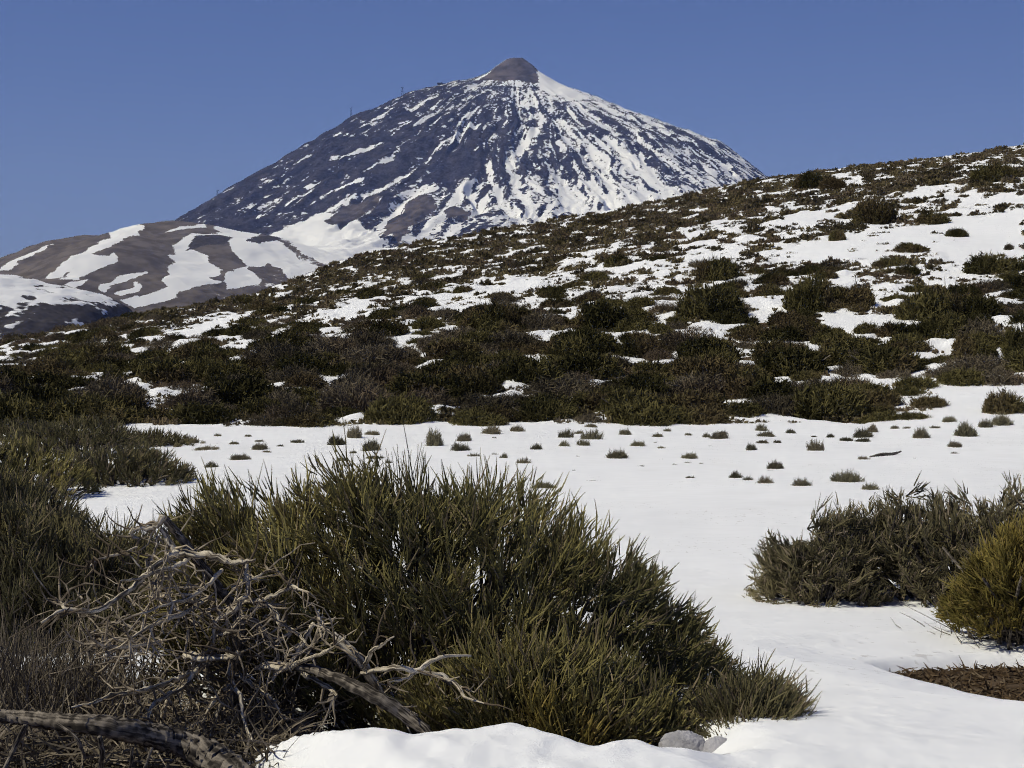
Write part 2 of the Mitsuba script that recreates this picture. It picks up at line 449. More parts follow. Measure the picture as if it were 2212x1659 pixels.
X, Y = sheet(330, 260, 1.0, 420.0)
soil = G(X, Y)
soil = soil + 0.03 * (bump_noise(X, Y, 0.25, 3, 3) - 0.5) * (Y < 16)
v, f = grid_mesh(X, Y, soil)
scene['ground'] = mikit.ply((v, up_facing(v, f)), 'soil_material', smooth=True)
labels['ground'] = {'kind': 'structure', 'label': 'brown soil of the bank and the scrub-covered hillside, mostly under snow'}
X, Y = sheet(660, 520, 1.0, 230.0)
keep = Y[:, 0] > 0
base_s = G(X, Y)
td = snow_depth(X, Y)
zs = base_s + np.where(td > 0, td, td * 2.0) + mound(X, Y) + (0.05 * (bump_noise(X, Y, 1.1, 3, 91) - 0.5) + 0.10 * (bump_noise(X, Y, 4.0, 2, 92) - 0.5)) * np.clip(td * 8, 0, 1) * np.clip((Y - 3) / 3, 0.3, 1)
v, f = grid_mesh(X, Y, zs)
scene['snow'] = mikit.ply((v, up_facing(v, f)), 'snow_material', smooth=True)
labels['snow'] = {'kind': 'structure', 'label': 'white snow cover of the bank, the flat and the hillside'}

# valley floor out to the horizon, and the far terrain
k = 26000.0
n = 40
gx, gy = np.meshgrid(np.linspace(-1, 1, n), np.linspace(-0.05, 1, n))
v, f = grid_mesh(np.sign(gx) * np.abs(gx) ** 1.5 * 15000, gy * 15000, gx * 0 - 75.0)
scene['valley_floor'] = mikit.ply((v, up_facing(v, f)), 'soil_material', smooth=True)
labels['valley_floor'] = {'kind': 'structure', 'label': 'valley floor hidden behind the hillside'}


def sdist(poly_or_line, X, Z, width=None):
    pts = shp_points(X, Z)
    return distance(poly_or_line, pts)


# ------------------------------------------------------------------ the great cone
from shapely.geometry import LineString
from shapely import affinity
MD = 9000.0
KM = MD / FOC
SX = (1110 - CX) * KM


def prof(tab):
    tab = np.array(tab, float)
    return lambda r: np.interp(r, tab[:, 0], tab[:, 1])


zpx = lambda py: float(P(CX, py, MD)[2])
left_tab = [((1110 - px) * KM, zpx(py)) for px, py in ((1110, 125), (1090, 131), (1070, 146), (1050, 160), (1020, 172), (950, 187), (880, 208), (770, 259), (640, 341), (500, 424), (385, 502), (250, 590), (50, 640), (-300, 690))]
right_tab = [((px - 1110) * KM, zpx(py)) for px, py in ((1110, 125), (1130, 126), (1150, 141), (1165, 155), (1200, 177), (1240, 195), (1275, 208), (1310, 225), (1350, 243), (1400, 260), (1450, 281), (1500, 297), (1550, 316), (1600, 354), (1650, 396), (1720, 456), (1850, 530), (2100, 620))]
front_tab = [(0, 1703), (60, 1695), (110, 1655), (200, 1560), (300, 1505), (600, 1335), (1000, 1085), (1500, 785), (2000, 560), (2600, 400), (3500, 260), (4300, 60), (6000, -200)]
front_tab = [(r, z * zpx(126) / 1703.0) for r, z in front_tab]
pl, pr, pf = prof(left_tab), prof(right_tab), prof(front_tab)


def cone(x, y):
    dx, dy = x - SX, y - MD
    r = np.hypot(dx, dy)
    c = dx / np.maximum(r, 1e-6)
    wl, wr = np.clip(-c, 0, 1) ** 2, np.clip(c, 0, 1) ** 2
    z = wl * pl(r) + wr * pr(r) + (1 - wl - wr) * pf(r)
    th = np.arctan2(dx, -dy)
    return z, r, th


def cone_z(x, y):
    z, r, th = cone(x, y)
    amp = np.clip((r - 250) / 900, 0, 1)
    th = th + 0.16 * (meshkit.fbm(np.stack([x / 420, z / 300, y / 900], -1), 3, 18) - 0.5) * np.clip(r / 900, 0, 1) + 0.05 * (meshkit.fbm(np.stack([x / 110, z / 90, y / 300], -1), 2, 19) - 0.5)
    rad = meshkit.fbm(np.stack([th * 9, r / 1500, r * 0], -1), 4, 11)
    ridged = 1 - np.abs(2 * meshkit.fbm(np.stack([th * 14 + 0.6 * np.sin(r / 420), r / 900, r * 0 + 2], -1), 3, 12) - 1)
    rough = meshkit.fbm(np.stack([x / 90, y / 140, z / 90], -1), 4, 13)
    front = np.clip(-(y - MD) / np.maximum(r, 1), -0.2, 1)
    side = 0.35 + 0.65 * np.clip(front * 1.4, 0, 1)
    return z + amp * side * (95 * (rad - 0.5) + 70 * (ridged - 0.75)) + 34 * (rough - 0.5) * (0.25 + 0.75 * np.clip((r - 120) / 300, 0, 1)), r, th, rad, ridged, rough


def far_hit(fn, px, py, lo, hi):
    px, py = np.asarray(px, float), np.asarray(py, float)
    r = ray(px, py)
    ds = np.linspace(lo, hi, 500)
    pts = EYE + r[:, None] * ds[None, :, None]
    below = pts[..., 2] < fn(pts[..., 0], pts[..., 1])
    k = np.where(below.any(1), below.argmax(1), len(ds) - 1)
    return pts[np.arange(len(px)), k]


r3 = lambda pts: [(345.6 + x * .625, 86.4 + y * .625) for x, y in pts]
cone_base = lambda x, y: cone(x, y)[0]


def far_shapes(items, fn, lo, hi):
    """Traced lines (pts, width) and outlines (pts, None) as shapes in the elevation plane (x, z) of the slope they lie on."""
    out = []
    for pts, w in items:
        q = far_hit(fn, [a for a, b in pts], [b for a, b in pts], lo, hi)[:, [0, 2]]
        out.append(LineString(q).buffer(w) if w else Polygon(q).buffer(0))
    return out


streaks = far_shapes([(r3(p), w * 0.62 * KM / 2 * 0.66) for p, w in (
    ([(640, 330), (720, 285), (805, 228)], 12), ([(870, 240), (920, 205), (990, 172)], 18), ([(920, 405), (970, 355), (1080, 292)], 26), ([(590, 415), (680, 380), (755, 350)], 10),
    ([(1290, 300), (1240, 370), (1205, 440), (1240, 530), (1300, 620)], 28), ([(1340, 420), (1365, 470)], 26), ([(1365, 470), (1400, 520), (1440, 575)], 50), ([(1540, 340), (1600, 390)], 30),
    ([(1600, 390), (1680, 460), (1745, 530)], 46), ([(1480, 370), (1530, 430), (1560, 560)], 22), ([(460, 650), (600, 580), (700, 520), (790, 485), (900, 415)], 18), ([(690, 700), (780, 620), (850, 535), (940, 492)], 34),
    ([(860, 710), (940, 630), (1020, 545), (1070, 490)], 30), ([(1130, 430), (1170, 560), (1260, 640)], 18), ([(960, 690), (1040, 620), (1120, 540)], 22), ([(500, 500), (560, 475), (610, 440)], 7), ([(350, 510), (420, 470)], 7),
    ([(430, 560), (520, 510)], 7), ([(800, 390), (840, 360)], 9), ([(700, 460), (760, 420), (800, 400)], 8), ([(560, 540), (640, 500), (700, 480)], 8), ([(1100, 230), (1040, 270)], 9), ([(870, 300), (960, 240)], 8))], cone_base, 6000, 9300)
snow_fields = far_shapes([(r3(p), None) for p in ([(1298, 108), (1330, 118), (1400, 160), (1490, 200), (1430, 205), (1340, 180), (1300, 150)], [(430, 660), (560, 600), (700, 640), (760, 700), (760, 780), (500, 780), (350, 700)], [(1095, 135), (1160, 100), (1170, 112), (1120, 140)])], cone_base, 6000, 9300)
cinders = far_shapes([(r3(p), None) for p in ([(575, 632), (640, 580), (740, 528), (758, 545), (700, 600), (640, 645)], [(850, 530), (900, 512), (948, 545), (940, 600), (880, 640), (830, 690), (775, 665), (790, 620), (845, 600)],
                                                   [(980, 580), (1020, 570), (1075, 592), (1060, 608), (1000, 606)], [(1100, 140), (1180, 80), (1240, 55), (1300, 90), (1310, 150), (1200, 140)])], cone_base, 6000, 9300)
darks = far_shapes([(r3(p), None) for p in ([(650, 690), (700, 640), (780, 545), (800, 560), (740, 640), (690, 690)], [(1000, 330), (1110, 300), (1120, 420), (1090, 480), (1010, 480), (930, 470)], [(560, 420), (900, 300), (1000, 380), (700, 520), (560, 520)])], cone_base, 6000, 9300)

nx, ny = 820, 500
xs = np.linspace(-3900, 2600, nx)
ysm = MD - 5000 + 5600 * np.linspace(0, 1, ny) ** 0.8
X, Y = np.meshgrid(xs, ysm)
Z, r, th, rad, ridged, rough = cone_z(X, Y)
ex, ez = X - SX, cone(X, Y)[0]
fine = meshkit.fbm(np.stack([X / 45, Y / 70, ez / 45], -1), 3, 15)
streak = meshkit.fbm(np.stack([th * 55, r / 420, r * 0], -1), 3, 16)
thin = meshkit.fbm(np.stack([th * 110 + r / 90, r / 150, r * 0], -1), 3, 17)
u, w = ex / KM, (1.6 + HOR * KM - ez) / KM                 # metres to photograph units of the elevation view of the cone (x from the axis, height)
right = 1 / (1 + np.exp(-(u - 20 - 0.25 * (w - 300)) / 60))   # snowier on the right flank
top = np.clip((330 - w) / 80, 0, 1)
low = np.clip((w - 430) / 50, 0, 1)
bias = 0.245 + 0.25 * right + 0.13 * top * np.clip((u + 260) / 200, 0, 1) + 0.13 * low * np.clip((u + 500) / 200, 0, 1) + 0.08 * low * np.clip((u + 60) / 100, 0, 1) - 0.13 * np.clip((-u - 100) / 300, 0, 1)
sn = bias + 0.45 * (streak - 0.5) + 0.95 * (thin - 0.5) + 0.70 * (fine - 0.5) - 0.40 * (ridged - 0.75) - 0.25 * (rad - 0.5)
sn += 0.5 * np.clip((r - 2700) / 500, 0, 1) * np.clip((u + 900) / 200, 0, 1)
zz = ez
for g in streaks:
    b = g.bounds
    m = (X > b[0] - 60) & (X < b[2] + 60) & (zz > b[1] - 60) & (zz < b[3] + 60) & (Y < MD + 50)
    d = distance(g, shp_points(X[m] + 60 * (fine[m] - 0.5) + 50 * (thin[m] - 0.5), zz[m] + 40 * (fine[m] - 0.5)))
    sn[m] = np.maximum(sn[m], 0.74 - d / 22 - 0.9 * (thin[m] - 0.5) - 0.6 * (fine[m] - 0.5))
    Z[m] -= 14 * np.clip(1 - d / 40, 0, 1)
for g in snow_fields:
    b = g.bounds
    m = (X > b[0] - 60) & (X < b[2] + 60) & (zz > b[1] - 60) & (zz < b[3] + 60) & (Y < MD + 50)
    d = distance(g, shp_points(X[m] + 50 * (fine[m] - 0.5), zz[m]))
    sn[m] = np.maximum(sn[m], 0.9 - d / 30)
cd = np.zeros(X.shape)
for g in darks:
    b = g.bounds
    m = (X > b[0] - 60) & (X < b[2] + 60) & (zz > b[1] - 60) & (zz < b[3] + 60)
    d = distance(g, shp_points(X[m] + 40 * (fine[m] - 0.5), zz[m]))
    sn[m] = np.where(sn[m] < 0.85, sn[m] - 0.16 * np.clip(1 - d / 40, 0, 1), sn[m])
for g in cinders:
    b = g.bounds
    m = (X > b[0] - 60) & (X < b[2] + 60) & (zz > b[1] - 60) & (zz < b[3] + 60)
    d = distance(g, shp_points(X[m] + 40 * (fine[m] - 0.5), zz[m] + 20 * (rad[m] - 0.5)))
    cd[m] = np.maximum(cd[m], 1 - d / 25)
    sn[m] = np.where(d < 1, -0.4, sn[m])
v, f = grid_mesh(X, Y, Z)
scene['mountain'] = mikit.ply((v, up_facing(v, f)), 'mountain_material', smooth=True, uv=np.stack([sn.ravel(), cd.ravel()], 1))
labels['mountain'] = {'kind': 'structure', 'label': 'snow-streaked dark volcanic mountain with a small brown summit cone'}

# ------------------------------------------------------------------ rounded cinder hills in front of the cone's left foot
HD = 5600.0
KH = HD / FOC
crest = prof([((px - CX) * KH, 1.6 + (HOR - py) * KH) for px, py in ((-900, 760), (-300, 690), (-80, 625), (0, 582), (60, 546), (110, 525), (150, 514), (185, 508), (240, 510), (310, 488), (345, 480), (375, 477), (410, 480), (460, 487), (520, 500), (600, 512), (680, 535), (760, 560), (900, 600), (1200, 640))])


def hills_base(x, y):
    back = np.clip(y - HD, 0, None)
    fr = np.clip(HD - y, 0, None)
    return crest(x) - 0.25 * back - (0.10 * np.minimum(fr, 300) + 0.24 * np.clip(fr - 300, 0, None)) * (0.8 + 0.35 * meshkit.noise(np.stack([x / 700, y / 900, x * 0], -1), 3))


wl = [(r4(p), None) for p in (
    [(250, 482), (400, 385), (560, 285), (720, 188), (792, 183), (760, 222), (600, 315), (420, 420), (300, 487)], [(340, 492), (420, 430), (520, 360), (600, 372), (655, 350), (640, 392), (560, 430), (430, 492)], [(370, 522), (490, 495), (420, 537)],
    [(590, 512), (700, 460), (802, 448), (720, 492)], [(540, 545), (575, 515), (592, 522), (580, 557)], [(640, 562), (750, 540), (770, 505), (815, 520), (790, 550), (700, 572)],
    [(690, 602), (860, 570), (940, 540), (935, 470), (965, 390), (970, 290), (1060, 230), (1120, 240), (1210, 236), (1100, 280), (1060, 320), (1130, 345), (1180, 400), (1222, 425), (1180, 470), (1220, 490), (1000, 560), (960, 592), (780, 632)],
    [(1240, 462), (1290, 420), (1340, 402), (1400, 450), (1425, 500), (1250, 522)], [(1290, 300), (1240, 250), (1200, 190), (1430, 200), (1370, 250), (1540, 270), (1600, 320), (1640, 360), (1780, 420), (1600, 472), (1560, 420), (1480, 380), (1440, 400), (1350, 390), (1300, 350)],
    [(1540, 235), (1780, 190), (2100, 60), (2300, 120), (2100, 330), (1850, 420), (1750, 380), (1650, 300)], [(0, 432), (100, 372), (280, 290), (200, 352), (110, 392), (40, 432)], [(550, 240), (650, 205), (760, 180), (650, 218)], [(920, 212), (1040, 185), (1150, 172), (1100, 192)], [(690, 610), (760, 580), (800, 620), (740, 640)])]
white = far_shapes(wl, hills_base, 3300, 5650)
rocky = far_shapes([(r4(p), None) for p in ([(1030, 320), (1090, 250), (1200, 240), (1290, 260), (1240, 300), (1120, 300)], [(1370, 280), (1420, 245), (1530, 235), (1540, 265), (1430, 290)])], hills_base, 3300, 5650)
X, Y = np.meshgrid(np.linspace(-3400, 300, 520), np.linspace(3500, 5900, 260))
eb = hills_base(X, Y)
fine = meshkit.fbm(np.stack([X / 60, Y / 90, eb / 60], -1), 4, 25)
lump = meshkit.fbm(np.stack([X / 260, Y / 300, X * 0], -1), 3, 26)
sn = 0.12 + 0.25 * (fine - 0.5) + 0.12 * (lump - 0.5)
uu = X / 4800 * FOC + CX
sn += 0.30 * np.clip((uu - 420) / 180, 0, 1)
for g in white:
    b = g.bounds
    m = (X > b[0] - 60) & (X < b[2] + 60) & (eb > b[1] - 60) & (eb < b[3] + 60) & (Y < HD + 30)
    d = distance(g, shp_points(X[m] + 46 * (fine[m] - 0.5), eb[m] + 14 * (lump[m] - 0.5) + 26 * (fine[m] - 0.5)))
    sn[m] = np.maximum(sn[m], 0.80 - d / 11 - 0.5 * (fine[m] - 0.5))
dk = np.zeros(X.shape)
for g in rocky:
    b = g.bounds
    m = (X > b[0] - 60) & (X < b[2] + 60) & (eb > b[1] - 60) & (eb < b[3] + 60)
    d = distance(g, shp_points(X[m], eb[m] + 12 * (fine[m] - 0.5)))
    dk[m] = np.maximum(dk[m], 1 - d / 12)
    sn[m] = np.where(d < 1, 0.0, sn[m])
v, f = grid_mesh(X, Y, eb + 16 * (fine - 0.5) * np.clip((HD - Y) / 120, 0.1, 1) + 40 * (lump - 0.5) * np.clip((HD - Y) / 300, 0, 1))
scene['hills'] = mikit.ply((v, up_facing(v, f)), 'cinder_material', smooth=True, uv=np.stack([sn.ravel(), dk.ravel()], 1))
labels['hills'] = {'kind': 'structure', 'label': 'rounded brown cinder hills with white snow patches at the foot of the mountain'}

# snowy hill with a dark steep face at the left edge
LD = 2500.0
KL = LD / FOC
crest2 = prof([((px - CX) * KL, 1.6 + (HOR - py) * KL) for px, py in ((-900, 560), (-300, 575), (0, 594), (60, 598), (104, 612), (148, 620), (208, 632), (252, 647), (275, 660), (295, 682), (340, 730), (500, 800))])


def snowhill_base(x, y):
    fr = np.clip(LD - y, 0, None)
    return crest2(x) - 0.3 * np.clip(y - LD, 0, None) - 0.06 * np.minimum(fr, 220) - 0.20 * np.clip(fr - 220, 0, None)


faces = far_shapes([([(70, 668), (110, 664), (200, 667), (262, 672), (290, 690), (200, 760), (100, 760)], None), ([(-60, 668), (10, 690), (42, 705), (60, 740), (-60, 760)], None), ([(40, 740), (80, 705), (120, 690), (140, 760)], None)], snowhill_base, 1000, 2550)
X, Y = np.meshgrid(np.linspace(-1500, -450, 330), np.linspace(1250, 2700, 260))
eb = snowhill_base(X, Y)
fine = meshkit.fbm(np.stack([X / 22, Y / 45, eb / 22], -1), 4, 35)
sn = 0.66 + 1.1 * (fine - 0.5)
for g in faces:
    d = distance(g, shp_points(X + 20 * (fine - 0.5), eb + 10 * (fine - 0.5)))
    sn -= 0.36 * np.clip(1 - d / 14, 0, 1) * (1 if g is faces[0] else 0.8)
sn = np.clip(sn, -1, 1.2)
v, f = grid_mesh(X, Y, eb + 10 * (fine - 0.5))
scene['snowy_hill'] = mikit.ply((v, up_facing(v, f)), 'cinder_material', smooth=True, uv=np.stack([sn.ravel(), 0.9 + 0 * sn.ravel()], 1))
labels['snowy_hill'] = {'kind': 'structure', 'label': 'snow-covered hill with a dark speckled face at the left edge'}


# pylons and the upper station of the cable car on the mountain's left skyline
def bars(segs, r):
    rng = np.random.default_rng(1)
    return join([limb([a, b], [r, r], rng, 5, 1, 0.0) for a, b in segs])


def skyline(px):
    x = (px - CX) * KM
    yy = np.linspace(MD - 500, MD + 200, 200)
    zz = cone_z(np.full(200, x), yy)[0]
    _, sy = proj(np.stack([np.full(200, x), yy, zz], 1))
    i = sy.argmin()
    return np.array([x, yy[i], zz[i]])


for i, (px, h, txt) in enumerate(((768, 56, 'thin lattice pylon on the left skyline of the mountain, middle one of three'), (874, 50, 'thin lattice pylon highest on the left skyline of the mountain, below the dark station'), (490, 40, 'thin lattice pylon lowest on the left skyline of the mountain'))):
    b = skyline(px) - [0, 0, 4]
    t = numbered('pylon')
    labels[t] = {'label': txt, 'category': 'pylon', 'group': 'cable car pylons on the mountain skyline'}
    segs = []
    for sx in (-1, 1):
        for sy in (-1, 1):
            segs.append((b + [5 * sx, 5 * sy, 0], b + [1.5 * sx, 1.5 * sy, h]))
    add(t + '__mast', bars(segs, 0.9), 'steel_material')
    add(t + '__brace', bars([(b + [-4.3, -4.3, h * .2], b + [3.6, -3.6, h * .4]), (b + [3.6, -3.6, h * .4], b + [-2.8, -2.8, h * .6]), (b + [-2.8, -2.8, h * .6], b + [2.1, -2.1, h * .8])], 0.5), 'steel_material')
    add(t + '__crossarm', bars([(b + [-9, 0, h], b + [9, 0, h])], 1.3), 'steel_material')
b = skyline(955)
t = 'cable_car_station'
labels[t] = {'label': 'small dark station building on the mountain shoulder left of the summit cone', 'category': 'building'}


def block(lo, hi):
    m = trimesh.creation.box(bounds=[lo, hi])
    return np.array(m.vertices), np.array(m.faces), np.zeros((len(m.vertices), 2))


add(t + '__wall', block(b + [-24, -8, -14], b + [20, 8, 9]), 'steel_material')
add(t + '__roof', block(b + [-26, -10, 9.01], b + [10, 10, 12]), 'steel_material')
add(t + '__annex', block(b + [20.01, -6, -14], b + [44, 6, 2]), 'steel_material')

# ------------------------------------------------------------------ shrubs of the hillside: prototypes as shape groups
rng = np.random.default_rng(7)


def dome(n, seed, up=0.55, flat=0.55, length=(0.16, 0.34), width=0.035, twig=0.0, lumps=6, tuft=9):
    """A unit shrub (radius about 1, height about flat*1.2): blades in tufts over a lumpy dome and through its inside."""
    g = np.random.default_rng(seed)
    lp = unit(g.normal(0, 1, (lumps, 3)) * [1, 1, 0.6] + [0, 0, 0.3])
    lp[:, 2] = np.abs(lp[:, 2])
    lr = g.uniform(0.75, 1.12, lumps)
    nt = n // tuft
    d = unit(g.normal(0, 1, (nt, 3)) * [1, 1, 0.8])
    d[:, 2] = np.abs(d[:, 2])
    k = (lp[None] * d[:, None]).sum(-1)
    rad = 0.72 + 0.28 * (np.exp((k - 1) * 7) * lr).sum(1).clip(0, 1.15)
    depth = np.where(g.uniform(size=nt) < 0.6, g.uniform(0.75, 1.0, nt), g.uniform(0.3, 0.8, nt))
    c = d * (rad * depth)[:, None] * [1, 1, flat]
    tn = g.uniform(0, 1, nt)
    rep = lambda a: np.repeat(a, tuft, 0)
    m = nt * tuft
    p = rep(c) + g.normal(0, 0.05, (m, 3))
    dirs = unit(rep(d) * [1, 1, 0.7] * 0.6 + [0, 0, up] + g.normal(0, 0.42, (m, 3)))
    L = g.uniform(*length, m)
    p = p - dirs * (L * 0.6)[:, None]
    p[:, 2] = np.maximum(p[:, 2], -0.08)
    return stems(p, dirs, L, np.full(m, width) * g.uniform(0.6, 1.3, m), g.normal(0, 0.15, (m, 3)), seg=1, sides=2, tint=np.clip(rep(tn) + g.normal(0, 0.15, m), 0, 1), taper=0.65)


def wood(n, seed, flat=0.55):
    g = np.random.default_rng(seed + 500)
    a = g.uniform(0, 6.283, n)
    d = unit(np.stack([np.cos(a), np.sin(a), g.uniform(0.35, 1.2, n)], 1))
    return stems(np.stack([0.1 * np.cos(a), 0.1 * np.sin(a), a * 0 - 0.1], 1), d * [1, 1, flat * 1.2], g.uniform(0.5, 0.9, n), np.full(n, 0.030), g.normal(0, 0.15, (n, 3)), seg=2, sides=3, taper=0.6)


def group(name, parts):
    scene[name] = {'type': 'shapegroup', **{k: mikit.ply((m[0], m[1]), b, smooth=False, uv=m[2]) for k, (m, b) in parts.items()}}


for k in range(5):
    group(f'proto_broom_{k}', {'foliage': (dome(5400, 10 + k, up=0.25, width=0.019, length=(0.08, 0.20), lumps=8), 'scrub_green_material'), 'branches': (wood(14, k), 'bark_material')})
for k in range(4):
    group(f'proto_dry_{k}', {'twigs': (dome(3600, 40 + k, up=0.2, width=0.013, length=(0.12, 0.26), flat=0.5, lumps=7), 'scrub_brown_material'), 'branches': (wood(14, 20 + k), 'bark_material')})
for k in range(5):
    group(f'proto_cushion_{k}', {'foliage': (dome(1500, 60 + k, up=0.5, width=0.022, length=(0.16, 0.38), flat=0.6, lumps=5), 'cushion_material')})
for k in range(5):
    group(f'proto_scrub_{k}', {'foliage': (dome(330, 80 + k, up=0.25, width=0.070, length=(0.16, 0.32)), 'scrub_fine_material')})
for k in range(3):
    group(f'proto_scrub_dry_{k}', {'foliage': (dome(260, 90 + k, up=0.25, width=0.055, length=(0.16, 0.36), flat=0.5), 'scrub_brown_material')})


def place(proto, p, wdt, hgt, rot, tilt=(0, 0), deep=1.0, spin=0.0):
    """Copies one prototype to p: wdt its radius, hgt its height."""
    m = T().translate([float(a) for a in p]) @ T().rotate([1, 0, 0], float(tilt[0])) @ T().rotate([0, 0, 1], float(rot)) @ T().scale([float(wdt), float(wdt * deep), float(hgt) / 0.62]) @ T().rotate([0, 0, 1], float(spin))
    return {'type': 'instance', 'to_world': m, 'shapes': {'type': 'ref', 'id': proto}}


open_px_polys = [Polygon(p).buffer(0) for p in open_px]
open_px_union = unary_union(open_px_polys)


def in_open(px, py):
    return contains_xy(open_px_union, px, py)


records = []          # (kind, point, radius, height, label or None)


def shrub_at(px, py, wpx, hpx, kind, label=None):
    q, ok = hit([px], [py])
    d = q[0][1]
    records.append((kind, q[0], wpx / FOC * d / 2, hpx / FOC * d, label))


S6, S5 = 0.401, 0.3516
for x, y, wd, ht, kind, txt in (
    (210, 808, 270, 130, 'broom', 'brown-green rounded shrub between small snow streaks at mid-slope, right of the photo centre'), (180, 1005, 420, 180, 'broom', 'largest dark green shrub at mid-slope, spreading above a long bar of snow'),
    (690, 975, 270, 210, 'broom', 'tall olive shrub on the right mid-slope, left of the wide dark one'), (930, 945, 300, 125, 'broom', 'wide dark shrub on the right mid-slope with snow showing beneath its edge'),
    (1340, 1015, 400, 170, 'broom', 'reddish olive shrub behind the snow patch on the right slope'), (1440, 1115, 240, 140, 'broom', 'dark shrub closing the right end of the snow patch on the right slope'),
    (995, 1095, 160, 75, 'broom', 'single small olive shrub standing on the snow patch of the right slope'), (1210, 1205, 290, 125, 'broom', 'smooth rounded dome shrub just below the snow patch on the right slope'),
    (1560, 1195, 230, 120, 'broom', 'dark dome shrub with a pale dry top on the right slope'), (620, 1100, 230, 115, 'broom', 'dark dome shrub at the left end of the snow patch on the right slope'),
    (1060, 505, 260, 150, 'broom', 'dark shrub on the upper right slope above the widest snowfield'), (850, 592, 110, 62, 'broom', 'small dark shrub on the upper edge of the widest snowfield'),
    (1490, 572, 140, 55, 'broom', 'low dark shrub lying inside the widest snowfield on the right'), (1772, 645, 66, 52, 'dry', 'small brown shrub alone on the right part of the widest snowfield'),
    (1700, 770, 330, 120, 'broom', 'wide green shrub at the right edge below the widest snowfield'), (1830, 1210, 190, 170, 'broom', 'olive shrub at the right edge of the photo on the lower slope'),
    (1730, 1535, 260, 140, 'broom', 'olive shrub beside the snow inlet at the right foot of the slope'), (1250, 650, 200, 60, 'broom', 'low dark shrub on the lower edge of the widest snowfield'),
    (700, 310, 190, 90, 'broom', 'dark shrub high on the slope near the ridge left of a small snow patch'), (830, 205, 150, 50, 'broom', 'dark rounded shrub on the ridge line right of the mountain'),
    (1370, 500, 200, 70, 'broom', 'dark grey-green shrub above the long thin line in the widest snowfield'), (1690, 270, 260, 100, 'broom', 'dark shrub near the ridge close to the right edge of the photo')):
    shrub_at(1469 + x * S6, 285 + y * S6, wd * S6, ht * S6, kind, txt)
for x, y, wd, ht, kind, txt in (
    (830, 850, 380, 170, 'broom', 'wide brown-green shrub at mid-slope near the photo centre, above two small snow bars'), (1120, 845, 260, 130, 'dry', 'grey-brown twiggy shrub right of the wide shrub at mid-slope'),
    (1500, 835, 370, 190, 'broom', 'dark pointed shrub at mid-slope above a flat bar of snow'), (1340, 1035, 480, 160, 'broom', 'flat-topped dark green shrub right below the flat bar of snow'),
    (1740, 1025, 330, 130, 'broom', 'dark green shrub between the flat-topped one and the triangular snow patch'), (650, 1190, 450, 140, 'broom', 'wide dark shrub in the belt left of a narrow snow gully'),
    (900, 1068, 230, 110, 'broom', 'small dark dome shrub on the left side of a narrow snow gully'), (1850, 885, 170, 80, 'broom', 'small dark dome shrub above the triangular snow patch'),
    (150, 890, 400, 110, 'broom', 'long low dark green shrub left of centre above a pointed snow patch'), (480, 960, 330, 110, 'dry', 'grey-brown twiggy shrub right of the pointed snow patch')):
    shrub_at(778 + x * S5, 415 + y * S5, wd * S5, ht * S5, kind, txt)


def cover(px, py):
    """How densely the shrubs stand in that part of the hillside."""
    base = np.where(py < 715, 0.62, 0.66)
    slope_y = np.interp(px, [c[0] for c in ridge], [c[1] for c in ridge])
    rel = py - slope_y
    base = np.where(rel < 70, 0.95, base)
    base = np.where((px < 1250) & (rel > 55), 0.76, base)
    base = np.where((py > 740) & (px < 1550), 0.82, base)
    base = np.where((py > 780) & (px >= 1550), 0.86, base)
    base = np.where((px < 900) & (py > 690), 0.82, base)
    base = np.where(py > 815, 0.96, base)
    return np.where(in_open(px, py), 0.06, base)


# belt and mid-slope shrubs
cand = rng.uniform([-480, 560], [2480, 932], (10800, 2))
cand = cand[~in_open(cand[:, 0], cand[:, 1])]
edge_y = np.interp(cand[:, 0], [-200, 340, 520, 1100, 1990, 2020, 2120, 2400], [985, 950, 930, 926, 918, 842, 835, 880])
cand = cand[cand[:, 1] < edge_y]
q, ok = hit(cand[:, 0], cand[:, 1])
cand, q = cand[ok & (q[:, 1] > 33)], q[ok & (q[:, 1] > 33)]
cv = cover(cand[:, 0], cand[:, 1])
chosen, cell = [], {}
for c, p, k in zip(cand, q, cv):
    if len(chosen) >= 750:
        break
    d = p[1]
    if rng.uniform() > k * np.clip((c[1] - 520) / 260, 0.25, 1):
        continue
    rad = rng.uniform(0.55, 1.35) * (1.0 if d < 60 else 0.75)
    if any((abs(p[0] - o[0]) < 0.60 * (rad + r0)) and (abs(p[1] - o[1]) < 0.85 * (rad + r0)) for o, r0 in chosen):
        continue
    if in_open(np.array([c[0] - rad / d * FOC * 0.8, c[0] + rad / d * FOC * 0.8]), np.array([c[1], c[1]])).any():
        rad *= 0.5
    chosen.append((p, rad))
    kind = 'dry' if rng.uniform() < (0.34 if c[1] > 700 else 0.22) else 'broom'
    records.append((kind, p, rad, rad * rng.uniform(0.55, 0.8), None))

COLS = ('at the left edge', 'left', 'left of centre', 'centre', 'right of centre', 'right', 'at the right edge')
ORD = ('leftmost', 'second from the left', 'third from the left', 'fourth from the left', 'fifth from the left')
pending = {}


def column(px):
    return COLS[int(np.clip((px + 60) / 333.0, 0, 6))]


def zone(px, py):
    sy = np.interp(px, [c[0] for c in ridge], [c[1] for c in ridge])
    row = ('near the ridge line' if py - sy < 70 else 'upper slope' if py < 610 else 'middle slope' if py < 690 else 'lower slope' if py < 770 else 'back of the dense belt' if py < 850 else 'front of the dense belt')
    return row + ', ' + column(px)


def settle():
    """Tells alike things of one zone apart by their order from the left where they are few."""
    for txt, found in pending.items():
        found.sort()
        for n, (px, name) in enumerate(found):
            few = 1 < len(found) <= 5
            labels[name]['label'] = txt + ((', ' + ('rightmost' if n and n == len(found) - 1 else ORD[n])) if few else '')
            if len(found) > 5:
                labels[name]['group'] = txt
    pending.clear()


